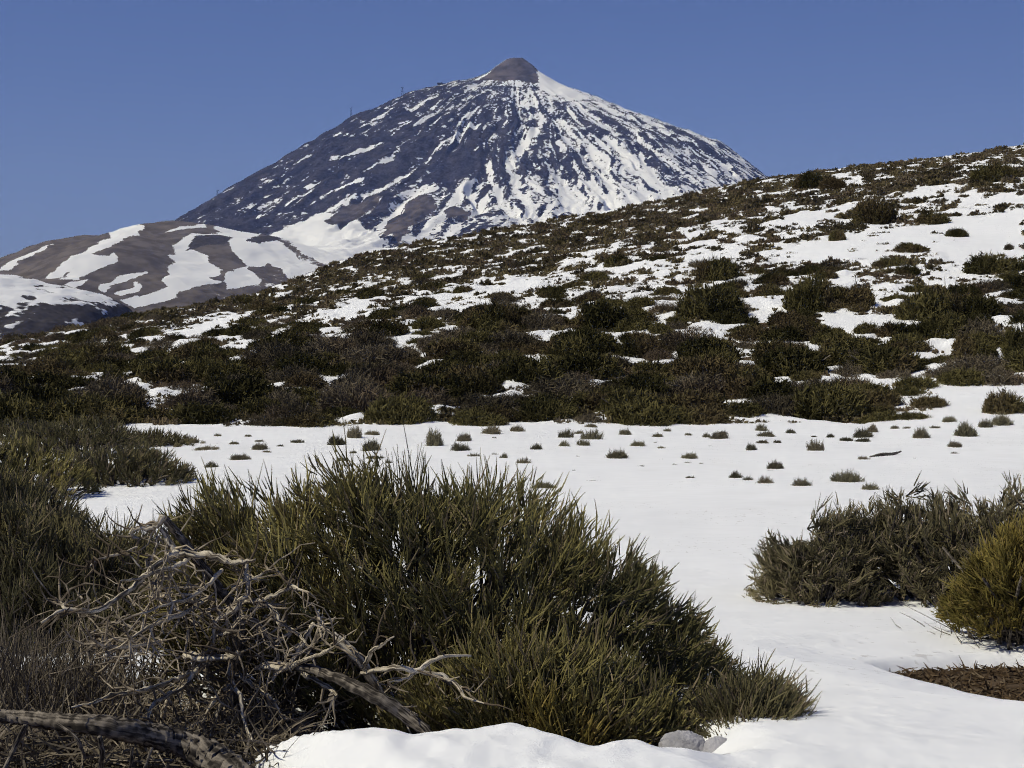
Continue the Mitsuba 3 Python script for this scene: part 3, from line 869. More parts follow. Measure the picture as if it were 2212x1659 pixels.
records.sort(key=lambda q: (q[4] is None, -q[2] / q[1][1]))
spare, used = [], {'broom': 0, 'dry': 0}
for i, (kind, p, rad, hgt, txt) in enumerate(records):
    px, py = (float(a) for a in proj(p))
    if used[kind] >= 298 or not -70 < px < 2280:
        spare.append((kind, p, rad, hgt))
        continue
    used[kind] += 1
    name = numbered('broom_shrub' if kind == 'broom' else 'dry_shrub')
    size = 'large' if rad > 1.05 else 'small' if rad < 0.65 else 'mid-sized'
    if txt is None:
        txt = size + (' green shrub, ' if kind == 'broom' else ' grey-brown shrub, ') + zone(px, py)
        labels[name] = {'label': txt, 'category': 'shrub', 'group': 'green shrubs of the hillside' if kind == 'broom' else 'grey-brown shrubs of the hillside'}
        pending.setdefault(txt, []).append((px, name))
    else:
        labels[name] = {'label': txt, 'category': 'shrub'}
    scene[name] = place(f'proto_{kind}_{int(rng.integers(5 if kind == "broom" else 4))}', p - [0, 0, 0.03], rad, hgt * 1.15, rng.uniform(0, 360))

settle()
# fine scrub of the upper slope and between the shrubs: nobody could count it
k = 0
n_try = 74000
rx, ry = [c[0] for c in ridge], [c[1] for c in ridge]
cx, cy = rng.uniform(-450, 2480, n_try), rng.uniform(305, 935, n_try)
op = in_open(cx, cy)
edge_y = np.interp(cx, [-200, 340, 520, 1100, 1990, 2020, 2120, 2400], [985, 950, 930, 926, 918, 842, 835, 880])
q, ok = hit(cx, cy)
clump = bump_noise(q[:, 0], q[:, 1] * 0.6, 7.0, 3, 61)
for kind, p, rad, hgt in spare:
    k += 1
    scene[f'hillside_scrub__{k:04d}'] = place(f'proto_scrub_{int(rng.integers(5))}', p - [0, 0, 0.03], rad, hgt, rng.uniform(0, 360))
for a, b, p, o, good, e, cl in zip(cx, cy, q, op, ok, edge_y, clump):
    if not good or b > e or p[1] < 34 or p[1] > 230:
        continue
    c = float(cover(np.array([a]), np.array([b]))[0])
    if rng.uniform() > (0.055 if o else (0.84 * c * np.clip(0.50 + 1.8 * (cl - 0.36), 0.25, 1.0) * (1.0 if b < 600 else 0.62 if b < 720 else 0.34) * (1.9 if b < np.interp(a, rx, ry) + 60 else 1.15 if a < 900 else 1.0 if a < 1450 else 0.8))):
        continue
    d = p[1]
    rad = (0.15 + 0.45 * rng.uniform() ** 1.6) * (0.7 if o else 1.0) * np.clip(d / 64, 0.75, 1.75)
    kind = f'proto_scrub_dry_{int(rng.integers(3))}' if rng.uniform() < 0.3 else f'proto_scrub_{int(rng.integers(5))}'
    k += 1
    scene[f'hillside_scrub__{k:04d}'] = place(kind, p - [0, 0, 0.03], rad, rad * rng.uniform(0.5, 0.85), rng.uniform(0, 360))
# along the very ridge
for px in rng.uniform(-60, 2300, 1150):
    py = np.interp(px, [c[0] for c in ridge], [c[1] for c in ridge])
    d = np.interp(px, [c[0] for c in ridge], [c[2] for c in ridge]) * rng.uniform(0.86, 1.08)
    x = float(ray(px, py)[0] * d)
    p = np.array([x, d, float(G_fast(np.array([x]), np.array([d]))[0])])
    rad = rng.uniform(0.3, 0.9)
    k += 1
    scene[f'hillside_scrub__{k:04d}'] = place(f'proto_scrub_{int(rng.integers(5))}', p - [0, 0, 0.05], rad, rad * rng.uniform(0.5, 0.8), rng.uniform(0, 360))
labels['hillside_scrub'] = {'kind': 'stuff', 'label': 'fine dark scrub covering the hillside between the larger shrubs', 'category': 'scrub'}
print('shrubs', len(records), 'scrub', k)

# ------------------------------------------------------------------ cushion plants on the snow flat
r8 = lambda x, y: (1209.6 + .4531 * x, 864 + .4531 * y)
r7 = lambda x, y: (345.6 + .4218 * x, 864 + .4218 * y)
tufts = [(r8(x, y), w * .4531, h * .4531, txt) for x, y, w, h, txt in (
    (30, 207, 60, 35, 0), (90, 187, 35, 15, 0), (150, 153, 50, 18, 0), (155, 217, 80, 40, 'wide grey-green cushion shrub far on the snow flat, right of the big broom'), (20, 252, 45, 30, 0), (110, 247, 50, 30, 0), (315, 192, 45, 28, 0),
    (365, 247, 60, 35, 0), (265, 310, 90, 50, 'round dark cushion shrub, largest in the middle of the snow flat'), (85, 306, 30, 12, 0), (347, 279, 20, 7, 0), (465, 202, 45, 25, 0), (510, 174, 35, 20, 0), (485, 260, 40, 18, 0),
    (615, 194, 30, 11, 0), (700, 202, 40, 22, 0), (755, 208, 90, 36, 'two-toned pale and green cushion shrub at the far edge of the snow flat'), (775, 182, 35, 15, 0), (615, 307, 65, 32, 'dark cushion shrub right of the largest one in the middle of the snow flat'),
    (485, 316, 22, 10, 0), (612, 333, 28, 12, 0), (672, 338, 22, 9, 0), (388, 353, 32, 10, 0), (545, 343, 40, 12, 0), (618, 413, 50, 15, 'flat dark tuft with a tail, nearest one in the middle of the snow flat'), (68, 381, 22, 12, 0), (160, 421, 60, 8, 0),
    (835, 413, 60, 38, 'reddish cushion shrub, left one of the near row on the right snow flat'), (895, 429, 55, 32, 'low cushion shrub touching the reddish one in the near row on the snow flat'), (980, 446, 75, 42, 'rounded green cushion shrub, third from the left in the near row on the snow flat'),
    (1155, 459, 95, 44, 'dark wide cushion shrub, fourth from the left in the near row on the snow flat'), (1025, 361, 72, 42, 'leaning cushion shrub standing alone behind the near row on the snow flat'), (995, 374, 30, 9, 0), (915, 269, 45, 34, 0), (970, 229, 45, 18, 0),
    (1038, 227, 35, 12, 0), (975, 197, 75, 28, 0), (960, 168, 45, 36, 0), (1100, 181, 45, 20, 0), (1210, 198, 25, 8, 0), (1285, 201, 40, 15, 0), (1215, 269, 75, 40, 'dark cushion shrub with spiky top in the right middle of the snow flat'), (1365, 216, 50, 14, 0),
    (1435, 202, 90, 46, 'brownish cushion shrub on the far right snow flat, touching a low green one'), (1440, 219, 60, 15, 0), (1490, 174, 50, 28, 0), (1600, 161, 40, 22, 0), (1655, 161, 35, 12, 0), (1785, 159, 40, 16, 0), (1850, 129, 55, 28, 0), (1720, 207, 65, 38, 0),
    (1935, 197, 90, 52, 'grey bushy cushion shrub near the right edge of the snow flat'), (2030, 154, 65, 32, 0), (2100, 142, 80, 50, 'brown cushion shrub at the far right edge of the snow flat'), (2160, 130, 30, 8, 0), (1880, 253, 60, 30, 0), (1885, 288, 35, 12, 0),
    (1450, 321, 55, 28, 'small cushion shrub at the left end of the dark stick on the snow flat'), (1687, 317, 30, 14, 0), (1358, 432, 115, 54, 'pale grey cushion shrub, largest of the near row on the right snow flat'), (1470, 477, 75, 38, 'grey-green cushion shrub nearest to the right foreground bush'),
    (455, 229, 18, 8, 0), (715, 249, 20, 8, 0), (695, 269, 16, 7, 0), (760, 323, 15, 6, 0))]
tufts += [(r7(x, y), w * .4218, h * .4218, txt) for x, y, w, h, txt in (
    (145, 252, 80, 36, 'grey cushion shrub at the left end of the snow flat'), (230, 288, 120, 18, 'long flat dark tuft on the left snow flat'), (375, 257, 45, 18, 0), (295, 214, 30, 15, 0), (455, 215, 35, 12, 0), (510, 240, 40, 11, 0), (520, 284, 75, 36, 0), (550, 298, 40, 9, 0),
    (420, 337, 80, 36, 'olive cushion shrub nearest on the left snow flat'), (260, 382, 55, 30, 0), (705, 245, 60, 16, 0), (620, 266, 30, 9, 0), (910, 257, 70, 38, 0), (1000, 218, 70, 52, 'brown shrub with pale twigs at the edge of the scrub belt on the snow flat'),
    (1075, 292, 75, 56, 'round brown cushion shrub behind the middle of the big broom'), (1110, 337, 95, 20, 0), (990, 306, 35, 12, 0), (1175, 364, 40, 22, 0), (935, 347, 50, 26, 0), (1410, 268, 75, 72, 'tall olive shrub behind the tallest tuft of the big broom'), (1555, 242, 70, 40, 0),
    (1545, 294, 80, 46, 'grey-brown cushion shrub right of the tallest tuft of the big broom'), (1600, 327, 65, 30, 0), (1715, 317, 35, 18, 0), (1760, 337, 45, 28, 0), (1865, 367, 55, 32, 0), (1695, 203, 75, 42, 0), (1710, 229, 30, 12, 0), (1825, 192, 60, 32, 0), (1930, 290, 55, 32, 0),
    (2025, 389, 40, 12, 0), (2120, 409, 25, 12, 0), (2135, 329, 30, 12, 0), (1975, 492, 110, 38, 0), (1080, 202, 60, 20, 0))]
gq, ok = hit([t[0][0] for t in tufts], [t[0][1] for t in tufts])
for (pp, wpx, hpx, txt), p, good in zip(tufts, gq, ok):
    d = p[1]
    name = numbered('cushion_shrub')
    sd = float(snow_depth(p[None, 0], p[None, 1])[0])
    rad, hgt = wpx / FOC * d / 2 * rng.uniform(1.2, 1.6), hpx / FOC * d * rng.uniform(1.15, 1.75)
    if txt:
        labels[name] = {'label': txt, 'category': 'shrub', 'group': 'cushion shrubs on the snow flat'}
    else:
        z = 'far snow flat' if pp[1] < 948 else 'mid snow flat' if pp[1] < 985 else 'near snow flat'
        txt = ('tiny dry tuft, ' if hpx < 7 else 'small cushion shrub, ') + z + ', ' + column(pp[0])
        labels[name] = {'label': txt, 'category': 'shrub', 'group': 'cushion shrubs on the snow flat'}
        pending.setdefault(txt, []).append((pp[0], name))
    scene[name] = place(f'proto_cushion_{int(rng.integers(5))}', [p[0], p[1], p[2] + max(sd, 0) - 0.03 - 0.1 * hgt], rad, hgt, rng.uniform(-25, 25), tilt=(rng.uniform(-10, 10), 0), deep=rng.uniform(0.55, 1.1), spin=rng.uniform(0, 360))


settle()


def ground_at(px, d):
    x = float(ray(px, 900.0)[0] * d)
    return np.array([x, d, float(G(np.array([x]), np.array([d]))[0])])


q, ok = hit([1209.6 + .4531 * 1480, 1209.6 + .4531 * 1625], [864 + .4531 * 308, 864 + .4531 * 290])
rg = np.random.default_rng(3)
q = q + [0, 0, 0.13]
add('stick', limb([q[0], q[0] * .65 + q[1] * .35 + [0, 0, .03], q[0] * .3 + q[1] * .7 + [0, 0, .02], q[1] + [0, 0, .05]], [.03, .035, .03, .015], rg, 7, 3, .12), 'bark_material', label='dark dead stick lying on the right side of the snow flat', category='stick')


# ------------------------------------------------------------------ foreground broom bushes, stem by stem
def bush(base, outline, half_depth, seed, tufts_n, per, length, r, lean=0.8, upw=0.55, spread=0.16, inner=0.45, low=0.0, jit=0.20, lump=0.28, ls=3.1, tips=0.0):
    """Stems in tufts over a lumpy dome. outline: (x offset from the base, height) pairs of the dome's crest; returns (stems, branches) meshes."""
    g = np.random.default_rng(seed)
    o = np.array(outline, float)
    hw = (o[-1, 0] - o[0, 0]) / 2
    mid = (o[-1, 0] + o[0, 0]) / 2
    tx = g.uniform(o[0, 0], o[-1, 0], tufts_n * 2)
    s = g.uniform(-1, 1, tufts_n * 2)
    e = np.sqrt(np.clip(1 - ((tx - mid) / hw) ** 2, 0.05, 1))
    crest = np.interp(tx, o[:, 0], o[:, 1])
    prob = 0.35 + 0.65 * crest / crest.max()
    keep = g.uniform(size=len(tx)) < prob
    tx, s, e, crest = (a[keep][:tufts_n] for a in (tx, s, e, crest))
    n = len(tx)
    ty = s * half_depth * (0.35 + 0.65 * e)
    lumpy = meshkit.noise(np.stack([tx * ls, ty * ls, tx * 0 + seed], -1), seed)
    h = crest * np.sqrt(np.clip(1 - 0.85 * s ** 2, 0.08, 1)) * (0.98 - lump / 2 + lump * lumpy)
    deep = g.uniform(size=n) < inner
    h = np.where(deep, h * g.uniform(0.25 + low, 0.9, n), h * g.uniform(0.9, 1.0, n))
    out = np.stack([(tx - mid) / hw * lean, s * 0.65, upw + 0.6 * h / crest.max()], 1)
    out = unit(out + g.normal(0, jit, (n, 3)))
    tip = base + np.stack([tx, ty, h], 1)
    Lt = g.uniform(*length, n) * np.clip(h / crest.max() + 0.35, 0.5, 1.05)
    root = tip - out * Lt[:, None]
    under = root[:, 2] < base[2] - 0.05
    root[under, 2] = base[2] - 0.05 + g.uniform(0, 0.05, under.sum())
    out = unit(tip - root)
    Lt = np.linalg.norm(tip - root, axis=1)
    # each tuft is a handful of forking twigs, each twig carries short stems along its length
    nf = 4
    tw = unit(np.repeat(out, nf, 0) + g.normal(0, spread, (n * nf, 3)))
    tl = np.repeat(Lt, nf) * g.uniform(0.7, 1.15, n * nf)
    each = max(per // nf, 2)
    rep = lambda a: np.repeat(a, each, 0)
    m = n * nf * each
    at = g.uniform(0.25, 1.0, m)
    p = rep(np.repeat(root, nf, 0)) + g.normal(0, 0.012, (m, 3)) + rep(tw) * (rep(tl) * at)[:, None]
    dd = unit(rep(tw) + g.normal(0, spread * 0.8, (m, 3)) + [0, 0, 0.12])
    L = g.uniform(0.30, 0.62, m) * np.repeat(np.repeat(Lt, nf), each) * (1.25 - 0.5 * at)
    L = np.where((g.uniform(size=m) < tips) & (dd[:, 2] > 0.72) & (at > 0.7), L * g.uniform(1.3, 1.9, m), L)      # a few long straight shoots
    bend = g.normal(0, 0.12, (m, 3)) + [0, 0, 0.12]
    tint = np.clip(np.repeat(g.uniform(0, 1, n), nf * each) * 0.6 + rep(g.uniform(0, 0.25, n * nf)) + g.uniform(0, 0.15, m), 0, 1)
    st = join([stems(p, dd, L, np.full(m, r) * g.uniform(0.7, 1.2, m), bend, seg=2, sides=3, tint=tint),
               stems(np.repeat(root, nf, 0), tw, tl, np.full(n * nf, r * 1.1), g.normal(0, .1, (n * nf, 3)), seg=2, sides=3, tint=g.uniform(0, .5, n * nf))])
    br = []
    for k in range(0, n, 3 if n < 700 else 4):
        b0 = base + np.array([mid + (tx[k] - mid) * 0.35 + g.normal(0, .04), ty[k] * 0.35, -0.06])
        end = root[k] + out[k] * Lt[k] * 0.3
        m1 = b0 * .55 + end * .45 + g.normal(0, 0.05, 3) + [0, 0, -0.03]
        br.append(limb([b0, m1, end], [r * 3.6, r * 2.6, r * 1.2], g, 5, 3, .1))
    return st, join(br)


def plant(name, meshes, mat, label, extra=None, bark='bark_material', **kw):
    t = numbered(name)
    labels[t] = {'label': label, 'category': 'shrub', **kw}
    add(t + '__stems', meshes[0], mat)
    labels[t + '__stems'] = {'kind': 'stuff'}
    add(t + '__branches', meshes[1], bark)
    return t


def px_outline(base_px, base_py, d, pts):
    s = d / FOC
    return [((x - base_px) * s, max((base_py - y) * s, 0.02)) for x, y in pts]


def base_of(px, d):
    b = ground_at(px, d)
    _, py = proj(b)
    return b, float(py)


# the big broom
b, by = base_of(950, 5.7)
big = bush(b, px_outline(950, by, 5.7, [(315, 1300), (345, 1095), (420, 1045), (500, 1025), (600, 1010), (700, 1025), (780, 1025), (850, 1035), (940, 1030), (1050, 1030), (1140, 1040), (1220, 1072), (1300, 1110), (1370, 1155), (1430, 1205), (1490, 1270), (1540, 1360), (1590, 1420), (1625, 1490)]),
           0.72, 101, 1150, 24, (0.10, 0.24), 0.0040, lean=0.95, upw=0.42, spread=0.30, inner=0.62, lump=0.42, ls=4.2, jit=0.30, tips=0.10)
tb = plant('broom_bush', big, 'broom_material', 'largest olive green broom bush in the foreground, its upright stems standing against the snow flat')
fb, fby = base_of(1170, 5.0)
fr = bush(fb, px_outline(1170, fby, 5.0, [(800, 1560), (860, 1480), (950, 1420), (1050, 1390), (1180, 1380), (1300, 1400), (1400, 1440), (1480, 1500), (1540, 1590)]), 0.22, 121, 360, 24, (0.10, 0.24), 0.0040, lean=0.8, upw=0.45, spread=0.30, inner=0.6, jit=.3, tips=.05)
add(tb + '__front_stems', fr[0], 'broom_material')
labels[tb + '__front_stems'] = {'kind': 'stuff'}
add(tb + '__front_branches', fr[1], 'bark_material')
g = np.random.default_rng(5)
m = 34
root = P(np.full(m, 890) + g.normal(0, 16, m), np.full(m, 1190) + g.normal(0, 20, m), np.full(m, 5.8))
dirs = unit(np.stack([g.normal(0, 0.17, m), g.normal(0, 0.15, m), np.ones(m)], 1))
add(tb + '__tall_tuft', stems(root, dirs, g.uniform(0.28, 0.46, m), np.full(m, 0.0045), g.normal(0, .08, (m, 3)), seg=4, sides=3, tint=g.uniform(0, 1, m)), 'dark_broom_material', label='tallest tuft of stems sticking up from the middle of the bush')

b, by = base_of(1610, 5.0)
plant('broom_bush', bush(b, px_outline(1610, by, 5.0, [(1430, 1640), (1490, 1550), (1560, 1500), (1620, 1480), (1680, 1470), (1735, 1500), (1780, 1600)]), 0.30, 102, 330, 24, (0.09, 0.22), 0.0040, lean=1.1, upw=0.30, spread=.28, tips=.02), 'dark_broom_material',
      'small broom tuft leaning right over the snow beside the big broom bush')
b, by = base_of(1110, 4.85)
plant('broom_bush', bush(b, px_outline(1110, by, 4.85, [(960, 1600), (1010, 1540), (1080, 1500), (1150, 1480), (1220, 1500), (1300, 1560), (1400, 1610)]), 0.25, 103, 60, 20, (0.25, 0.45), 0.0038, lean=0.7, upw=0.8, inner=.5), 'golden_broom_material',
      'bright yellow-green upright broom tuft right behind the front snow mound')
b, by = base_of(1760, 4.75)
plant('broom_bush', bush(b, px_outline(1760, by, 4.75, [(1700, 1670), (1740, 1640), (1800, 1620), (1850, 1660)]), 0.15, 104, 10, 16, (0.15, 0.28), 0.0034, lean=0.9), 'dark_broom_material', 'few broom stems cut off by the bottom edge right of the big broom')
b, by = base_of(150, 8.0)
plant('broom_bush', bush(b, px_outline(150, by, 8.0, [(-240, 1350), (-150, 1160), (-40, 1085), (60, 1065), (150, 1090), (220, 1130), (300, 1140), (380, 1150), (450, 1190), (520, 1300)]), 0.9, 105, 950, 20, (0.11, 0.27), 0.0050, lean=0.8, spread=.3, inner=.6, jit=.3, tips=.06, lump=.4), 'dark_broom_material',
      'broad dark olive broom bush at the left behind the dead wood')
b, by = base_of(-10, 9.4)
plant('broom_bush', bush(b, px_outline(-10, by, 9.4, [(-220, 1250), (-120, 1040), (-40, 985), (40, 985), (110, 1005), (160, 1060), (200, 1150)]), 0.7, 106, 380, 20, (0.14, 0.32), 0.0055, lean=0.8, inner=.5, jit=.3, spread=.28, lump=.4), 'dark_broom_material',
      'open dark broom bush with snow showing through, at the left edge of the photo')
for px, d, ol, sd, lab, mat in (
    (300, 22.0, [(120, 1035), (160, 985), (220, 965), (290, 965), (350, 980), (400, 1000), (420, 1040)], 107, 'low spreading olive shrub overhanging the snow at the left end of the snow flat', 'dark_broom_material'),
    (60, 20.0, [(-160, 1040), (-60, 965), (30, 950), (110, 960), (170, 990), (210, 1050)], 108, 'olive shrub at the left edge in front of the scrub belt', 'broom_material'),
    (30, 31.0, [(-150, 985), (-80, 930), (20, 905), (110, 910), (170, 935), (210, 975)], 114, 'dark olive shrub at the left edge at the very foot of the scrub belt', 'dark_broom_material'),
    (250, 29.5, [(90, 985), (160, 935), (260, 925), (360, 930), (430, 955), (470, 985)], 113, 'dark shrub at the left end of the scrub belt, touching the snow flat', 'dark_broom_material'),
    (150, 27.0, [(-60, 985), (20, 925), (120, 905), (230, 905), (300, 930), (340, 970)], 112, 'brown-green shrub at the left foot of the hillside behind the overhanging shrub', 'dark_broom_material')):
    b, by = base_of(px, d)
    plant('broom_bush', bush(b, px_outline(px, by, d, ol), 0.9, sd, 240, 16, (0.16, 0.34), 0.011, lean=0.8, upw=.4, spread=.3), mat, lab)

# the bushes on the right
b, by = base_of(1730, 10.3)
plant('broom_bush', bush(b, px_outline(1730, by, 10.3, [(1625, 1285), (1640, 1205), (1680, 1145), (1730, 1140), (1790, 1125), (1850, 1130), (1890, 1190), (1920, 1280)]), 0.5, 109, 330, 20, (0.10, 0.22), 0.0058, lean=1.0, upw=0.35, spread=.38, inner=.6, jit=.40, lump=.6, ls=4.5, low=.22), 'grey_broom_material',
      'left end of the dark grey-green hedge-like bushes standing on the snow at the right')
b, by = base_of(2060, 10.5)
plant('broom_bush', bush(b, px_outline(2060, by, 10.5, [(1800, 1270), (1830, 1140), (1890, 1090), (1950, 1050), (2010, 1080), (2080, 1075), (2150, 1070), (2220, 1060), (2330, 1065), (2450, 1150), (2520, 1280)]), 0.8, 110, 950, 20, (0.10, 0.22), 0.0058, lean=0.7, upw=0.4, spread=.38, inner=.65, jit=.40, lump=.6, ls=4.0, low=.15), 'grey_broom_material',
      'long grey-green bush on the snow at the right, reaching out of the photo')
b, by = base_of(2230, 8.3)
gb = bush(b + [0, 0, 0.20], [(x, max(h - 0.2, .05)) for x, h in px_outline(2230, by, 8.3, [(2045, 1390), (2060, 1300), (2100, 1215), (2160, 1165), (2240, 1135), (2330, 1135), (2400, 1190), (2440, 1360)])], 0.5, 111, 640, 20, (0.10, 0.24), 0.0050, lump=.5, ls=4.0, lean=0.8, upw=.35, spread=.28, inner=.6, jit=.28)
t = plant('golden_bush', gb, 'golden_broom_material', 'golden green bush at the right edge above the bare soil patch')
rg = np.random.default_rng(12)
tr = []
for k in range(9):
    a = b + [rg.normal(0, .06), rg.normal(0, .06), -0.05]
    e = b + [rg.uniform(-.45, .35), rg.normal(0, .25), rg.uniform(.35, .6)]
    tr.append(limb([a, a * .6 + e * .4 + rg.normal(0, .04, 3), e], [.022, .016, .008], rg, 6, 4, .12))
add(t + '__trunk', join(tr), 'bark_material')
m = 420
pr = b + rg.normal(0, 1, (m, 3)) * [.22, .2, .05] + [0, 0, 0.06]
add(t + '__dry_twigs', stems(pr, unit(rg.normal(0, 1, (m, 3)) * [1, 1, .6] + [-.2, 0, .5]), rg.uniform(.1, .34, m), np.full(m, .0035), rg.normal(0, .3, (m, 3)), seg=3, tint=rg.uniform(0, 1, m)), 'dry_stem_material')
labels[t + '__dry_twigs'] = {'kind': 'stuff'}

# dead litter on the soil patch
pp = np.array(patch_plan.bounds)
m = 1500
lx, ly = rg.uniform(pp[0], min(pp[2], 4.6), m), rg.uniform(pp[1], pp[3], m)
ins = contains_xy(patch_plan, lx, ly)
lx, ly = lx[ins], ly[ins]
m = len(lx)
lz = G(lx, ly)
add('leaf_litter', stems(np.stack([lx, ly, lz + .005], 1), unit(rg.normal(0, 1, (m, 3)) * [1, 1, .25] + [0, 0, .15]), rg.uniform(.02, .08, m), np.full(m, .006), rg.normal(0, .2, (m, 3)), seg=2, tint=rg.uniform(0, 1, m)), 'litter_material',
    kind='stuff', label='brown dead twigs and litter on the bare soil patch')

# ------------------------------------------------------------------ dead wood in the left foreground (positions in half photograph units, radius)
rg = np.random.default_rng(21)


def wood_depth(x, y, base=4.75):
    return base + 0.30 * (meshkit.noise(np.stack([np.asarray(x) / 420.0, np.asarray(y) / 420.0, np.asarray(x) * 0.0], -1), 8) - 0.5) * 2


def traced(pts, base=4.75, start=0.0, ramp=0.0):
    a = np.array(pts, float)
    t = np.linspace(0, 1, len(a))
    d = wood_depth(a[:, 0], a[:, 1], base) + ramp * t
    return P(a[:, 0] / 2, 950 + a[:, 1] / 2, d), a[:, 2] * 0.5 * d / FOC


limbs = [
    ([(710, 340, 20), (770, 410, 23), (830, 490, 24), (900, 580, 25), (960, 660, 27), (1020, 740, 29), (1035, 880, 30), (1005, 1050, 32), (1015, 1250, 40), (1000, 1450, 46)], 0.10, 'trunk', 9),
    ([(700, 345, 15), (660, 378, 10), (580, 386, 9), (573, 418, 7), (600, 428, 4)], 0, 'limb', 7), ([(700, 385, 11), (750, 470, 13), (800, 490, 14), (920, 505, 14), (1000, 530, 11), (1060, 525, 9), (1102, 518, 5)], -0.1, 'limb', 7),
    ([(800, 490, 13), (740, 500, 12), (690, 530, 11), (600, 610, 11), (500, 690, 10), (400, 745, 9), (280, 735, 7), (180, 790, 4)], -0.35, 'limb', 7), ([(830, 500, 10), (780, 540, 10), (700, 565, 10), (600, 600, 7), (520, 610, 4)], -0.25, 'limb', 6),
    ([(692, 555, 9), (674, 620, 10), (690, 672, 8), (700, 700, 4)], -0.1, 'limb', 6), ([(1060, 525, 9), (1062, 580, 10), (1072, 660, 10), (1040, 700, 10), (1010, 740, 9), (940, 780, 8), (922, 880, 7)], -0.1, 'limb', 7),
    ([(1060, 700, 9), (1130, 690, 9), (1200, 665, 8), (1260, 635, 9), (1310, 652, 4)], -0.1, 'limb', 6), ([(1130, 690, 8), (1190, 750, 9), (1205, 800, 5)], -0.1, 'limb', 6), ([(805, 925, 17), (860, 940, 15), (970, 942, 13), (1030, 930, 12)], -0.25, 'limb', 7),
    ([(920, 855, 8), (970, 835, 9), (1030, 828, 7)], -0.2, 'limb', 6), ([(960, 930, 8), (860, 985, 9), (800, 1060, 10), (720, 1110, 9), (660, 1150, 8), (640, 1205, 6)], -0.35, 'limb', 7), ([(860, 985, 9), (800, 1020, 9), (720, 1050, 9), (600, 1090, 9), (480, 1105, 8), (400, 1140, 7), (310, 1155, 4)], -0.45, 'limb', 7),
    ([(990, 900, 10), (992, 960, 10), (1000, 1040, 10), (1040, 1120, 9), (1062, 1240, 8), (1125, 1365, 5)], -0.4, 'limb', 7), ([(1010, 1060, 9), (950, 1150, 8), (920, 1250, 7), (900, 1315, 4)], -0.35, 'limb', 6), ([(990, 1060, 7), (930, 1120, 7), (870, 1225, 4)], -0.3, 'limb', 6),
    ([(1000, 1000, 9), (1050, 1030, 9), (1120, 1080, 8), (1180, 1130, 8), (1222, 1205, 5)], -0.25, 'limb', 6), ([(1150, 960, 14), (1240, 975, 20), (1350, 990, 25), (1480, 1040, 31), (1620, 1110, 36), (1750, 1190, 34), (1850, 1270, 27), (1920, 1340, 19), (1968, 1390, 7)], -0.45, 'limb', 9),
    ([(1100, 990, 9), (1150, 980, 10), (1240, 985, 12), (1300, 960, 9), (1400, 920, 7), (1492, 853, 4)], -0.2, 'limb', 6), ([(1440, 840, 18), (1490, 890, 25), (1550, 950, 28), (1610, 1040, 28), (1650, 1110, 24)], 0.15, 'limb', 8), ([(1570, 985, 8), (1585, 960, 8), (1612, 910, 8), (1660, 880, 6), (1702, 848, 3)], -0.1, 'limb', 6),
    ([(1560, 1010, 7), (1620, 998, 8), (1700, 985, 9), (1800, 995, 10), (1900, 940, 7), (2035, 933, 3)], -0.3, 'limb', 6), ([(1800, 1000, 8), (1900, 1015, 8), (1970, 1060, 8), (2010, 1110, 5), (2092, 1138, 2.5)], -0.3, 'limb', 6), ([(1850, 1010, 6), (1950, 1050, 5), (2050, 1092, 2.5)], -0.2, 'limb', 6), ([(1800, 1003, 6), (1740, 1035, 5), (1675, 1047, 3)], -0.2, 'limb', 6),
    ([(1300, 1005, 9), (1400, 1060, 8), (1452, 1100, 7), (1438, 1118, 4)], -0.3, 'limb', 6), ([(1640, 1120, 9), (1720, 1160, 7), (1802, 1187, 4)], -0.3, 'limb', 6), ([(1355, 790, 9), (1310, 870, 12), (1270, 950, 12), (1230, 990, 11)], -0.1, 'limb', 7), ([(1225, 798, 6), (1290, 840, 7), (1333, 893, 4)], -0.1, 'limb', 6), ([(1378, 735, 4), (1380, 800, 6), (1462, 852, 3)], -0.1, 'limb', 5),
    ([(592, 463, 4), (510, 495, 5), (420, 520, 4), (380, 552, 3)], -0.1, 'limb', 5), ([(680, 420, 5), (662, 500, 5), (622, 560, 4), (560, 498, 3)], -0.1, 'limb', 5), ([(725, 1115, 8), (702, 1180, 7), (690, 1235, 5)], -0.1, 'limb', 6), ([(285, 735, 7), (262, 700, 4)], 0, 'limb', 5), ([(1000, 640, 8), (1100, 600, 7), (1160, 560, 4)], 0.1, 'limb', 6),
    ([(700, 870, 7), (600, 890, 6), (480, 900, 6), (420, 880, 3)], -0.1, 'limb', 5), ([(960, 560, 8), (880, 640, 8), (800, 690, 7), (690, 720, 4)], -0.2, 'limb', 6), ([(880, 700, 7), (780, 760, 7), (660, 800, 6), (560, 860, 4)], -0.2, 'limb', 6), ([(1040, 760, 10), (1110, 790, 9), (1190, 900, 8), (1200, 980, 5)], 0, 'limb', 6),
]
t = 'dead_shrub'
labels[t] = {'label': 'tangled grey-brown dead shrub with bare twisted branches at the lower left', 'category': 'dead shrub'}
mains = []
for pts, ramp, nm, sides in limbs:
    q, r = traced(pts, ramp=ramp)
    mains.append((q, r))
    key = numbered(t + '__' + nm)
    add(key, limb(q, r * (1.18 if max(p[2] for p in pts) < 24 else 0.85), rg, sides + 2, 6, 0.13 if max(p[2] for p in pts) < 24 else 0.07, 0.24 if max(p[2] for p in pts) < 24 else 0.07), 'bark_material' if max(p[2] for p in pts) > 30 else 'dead_wood_material', smooth=True)
tw = []
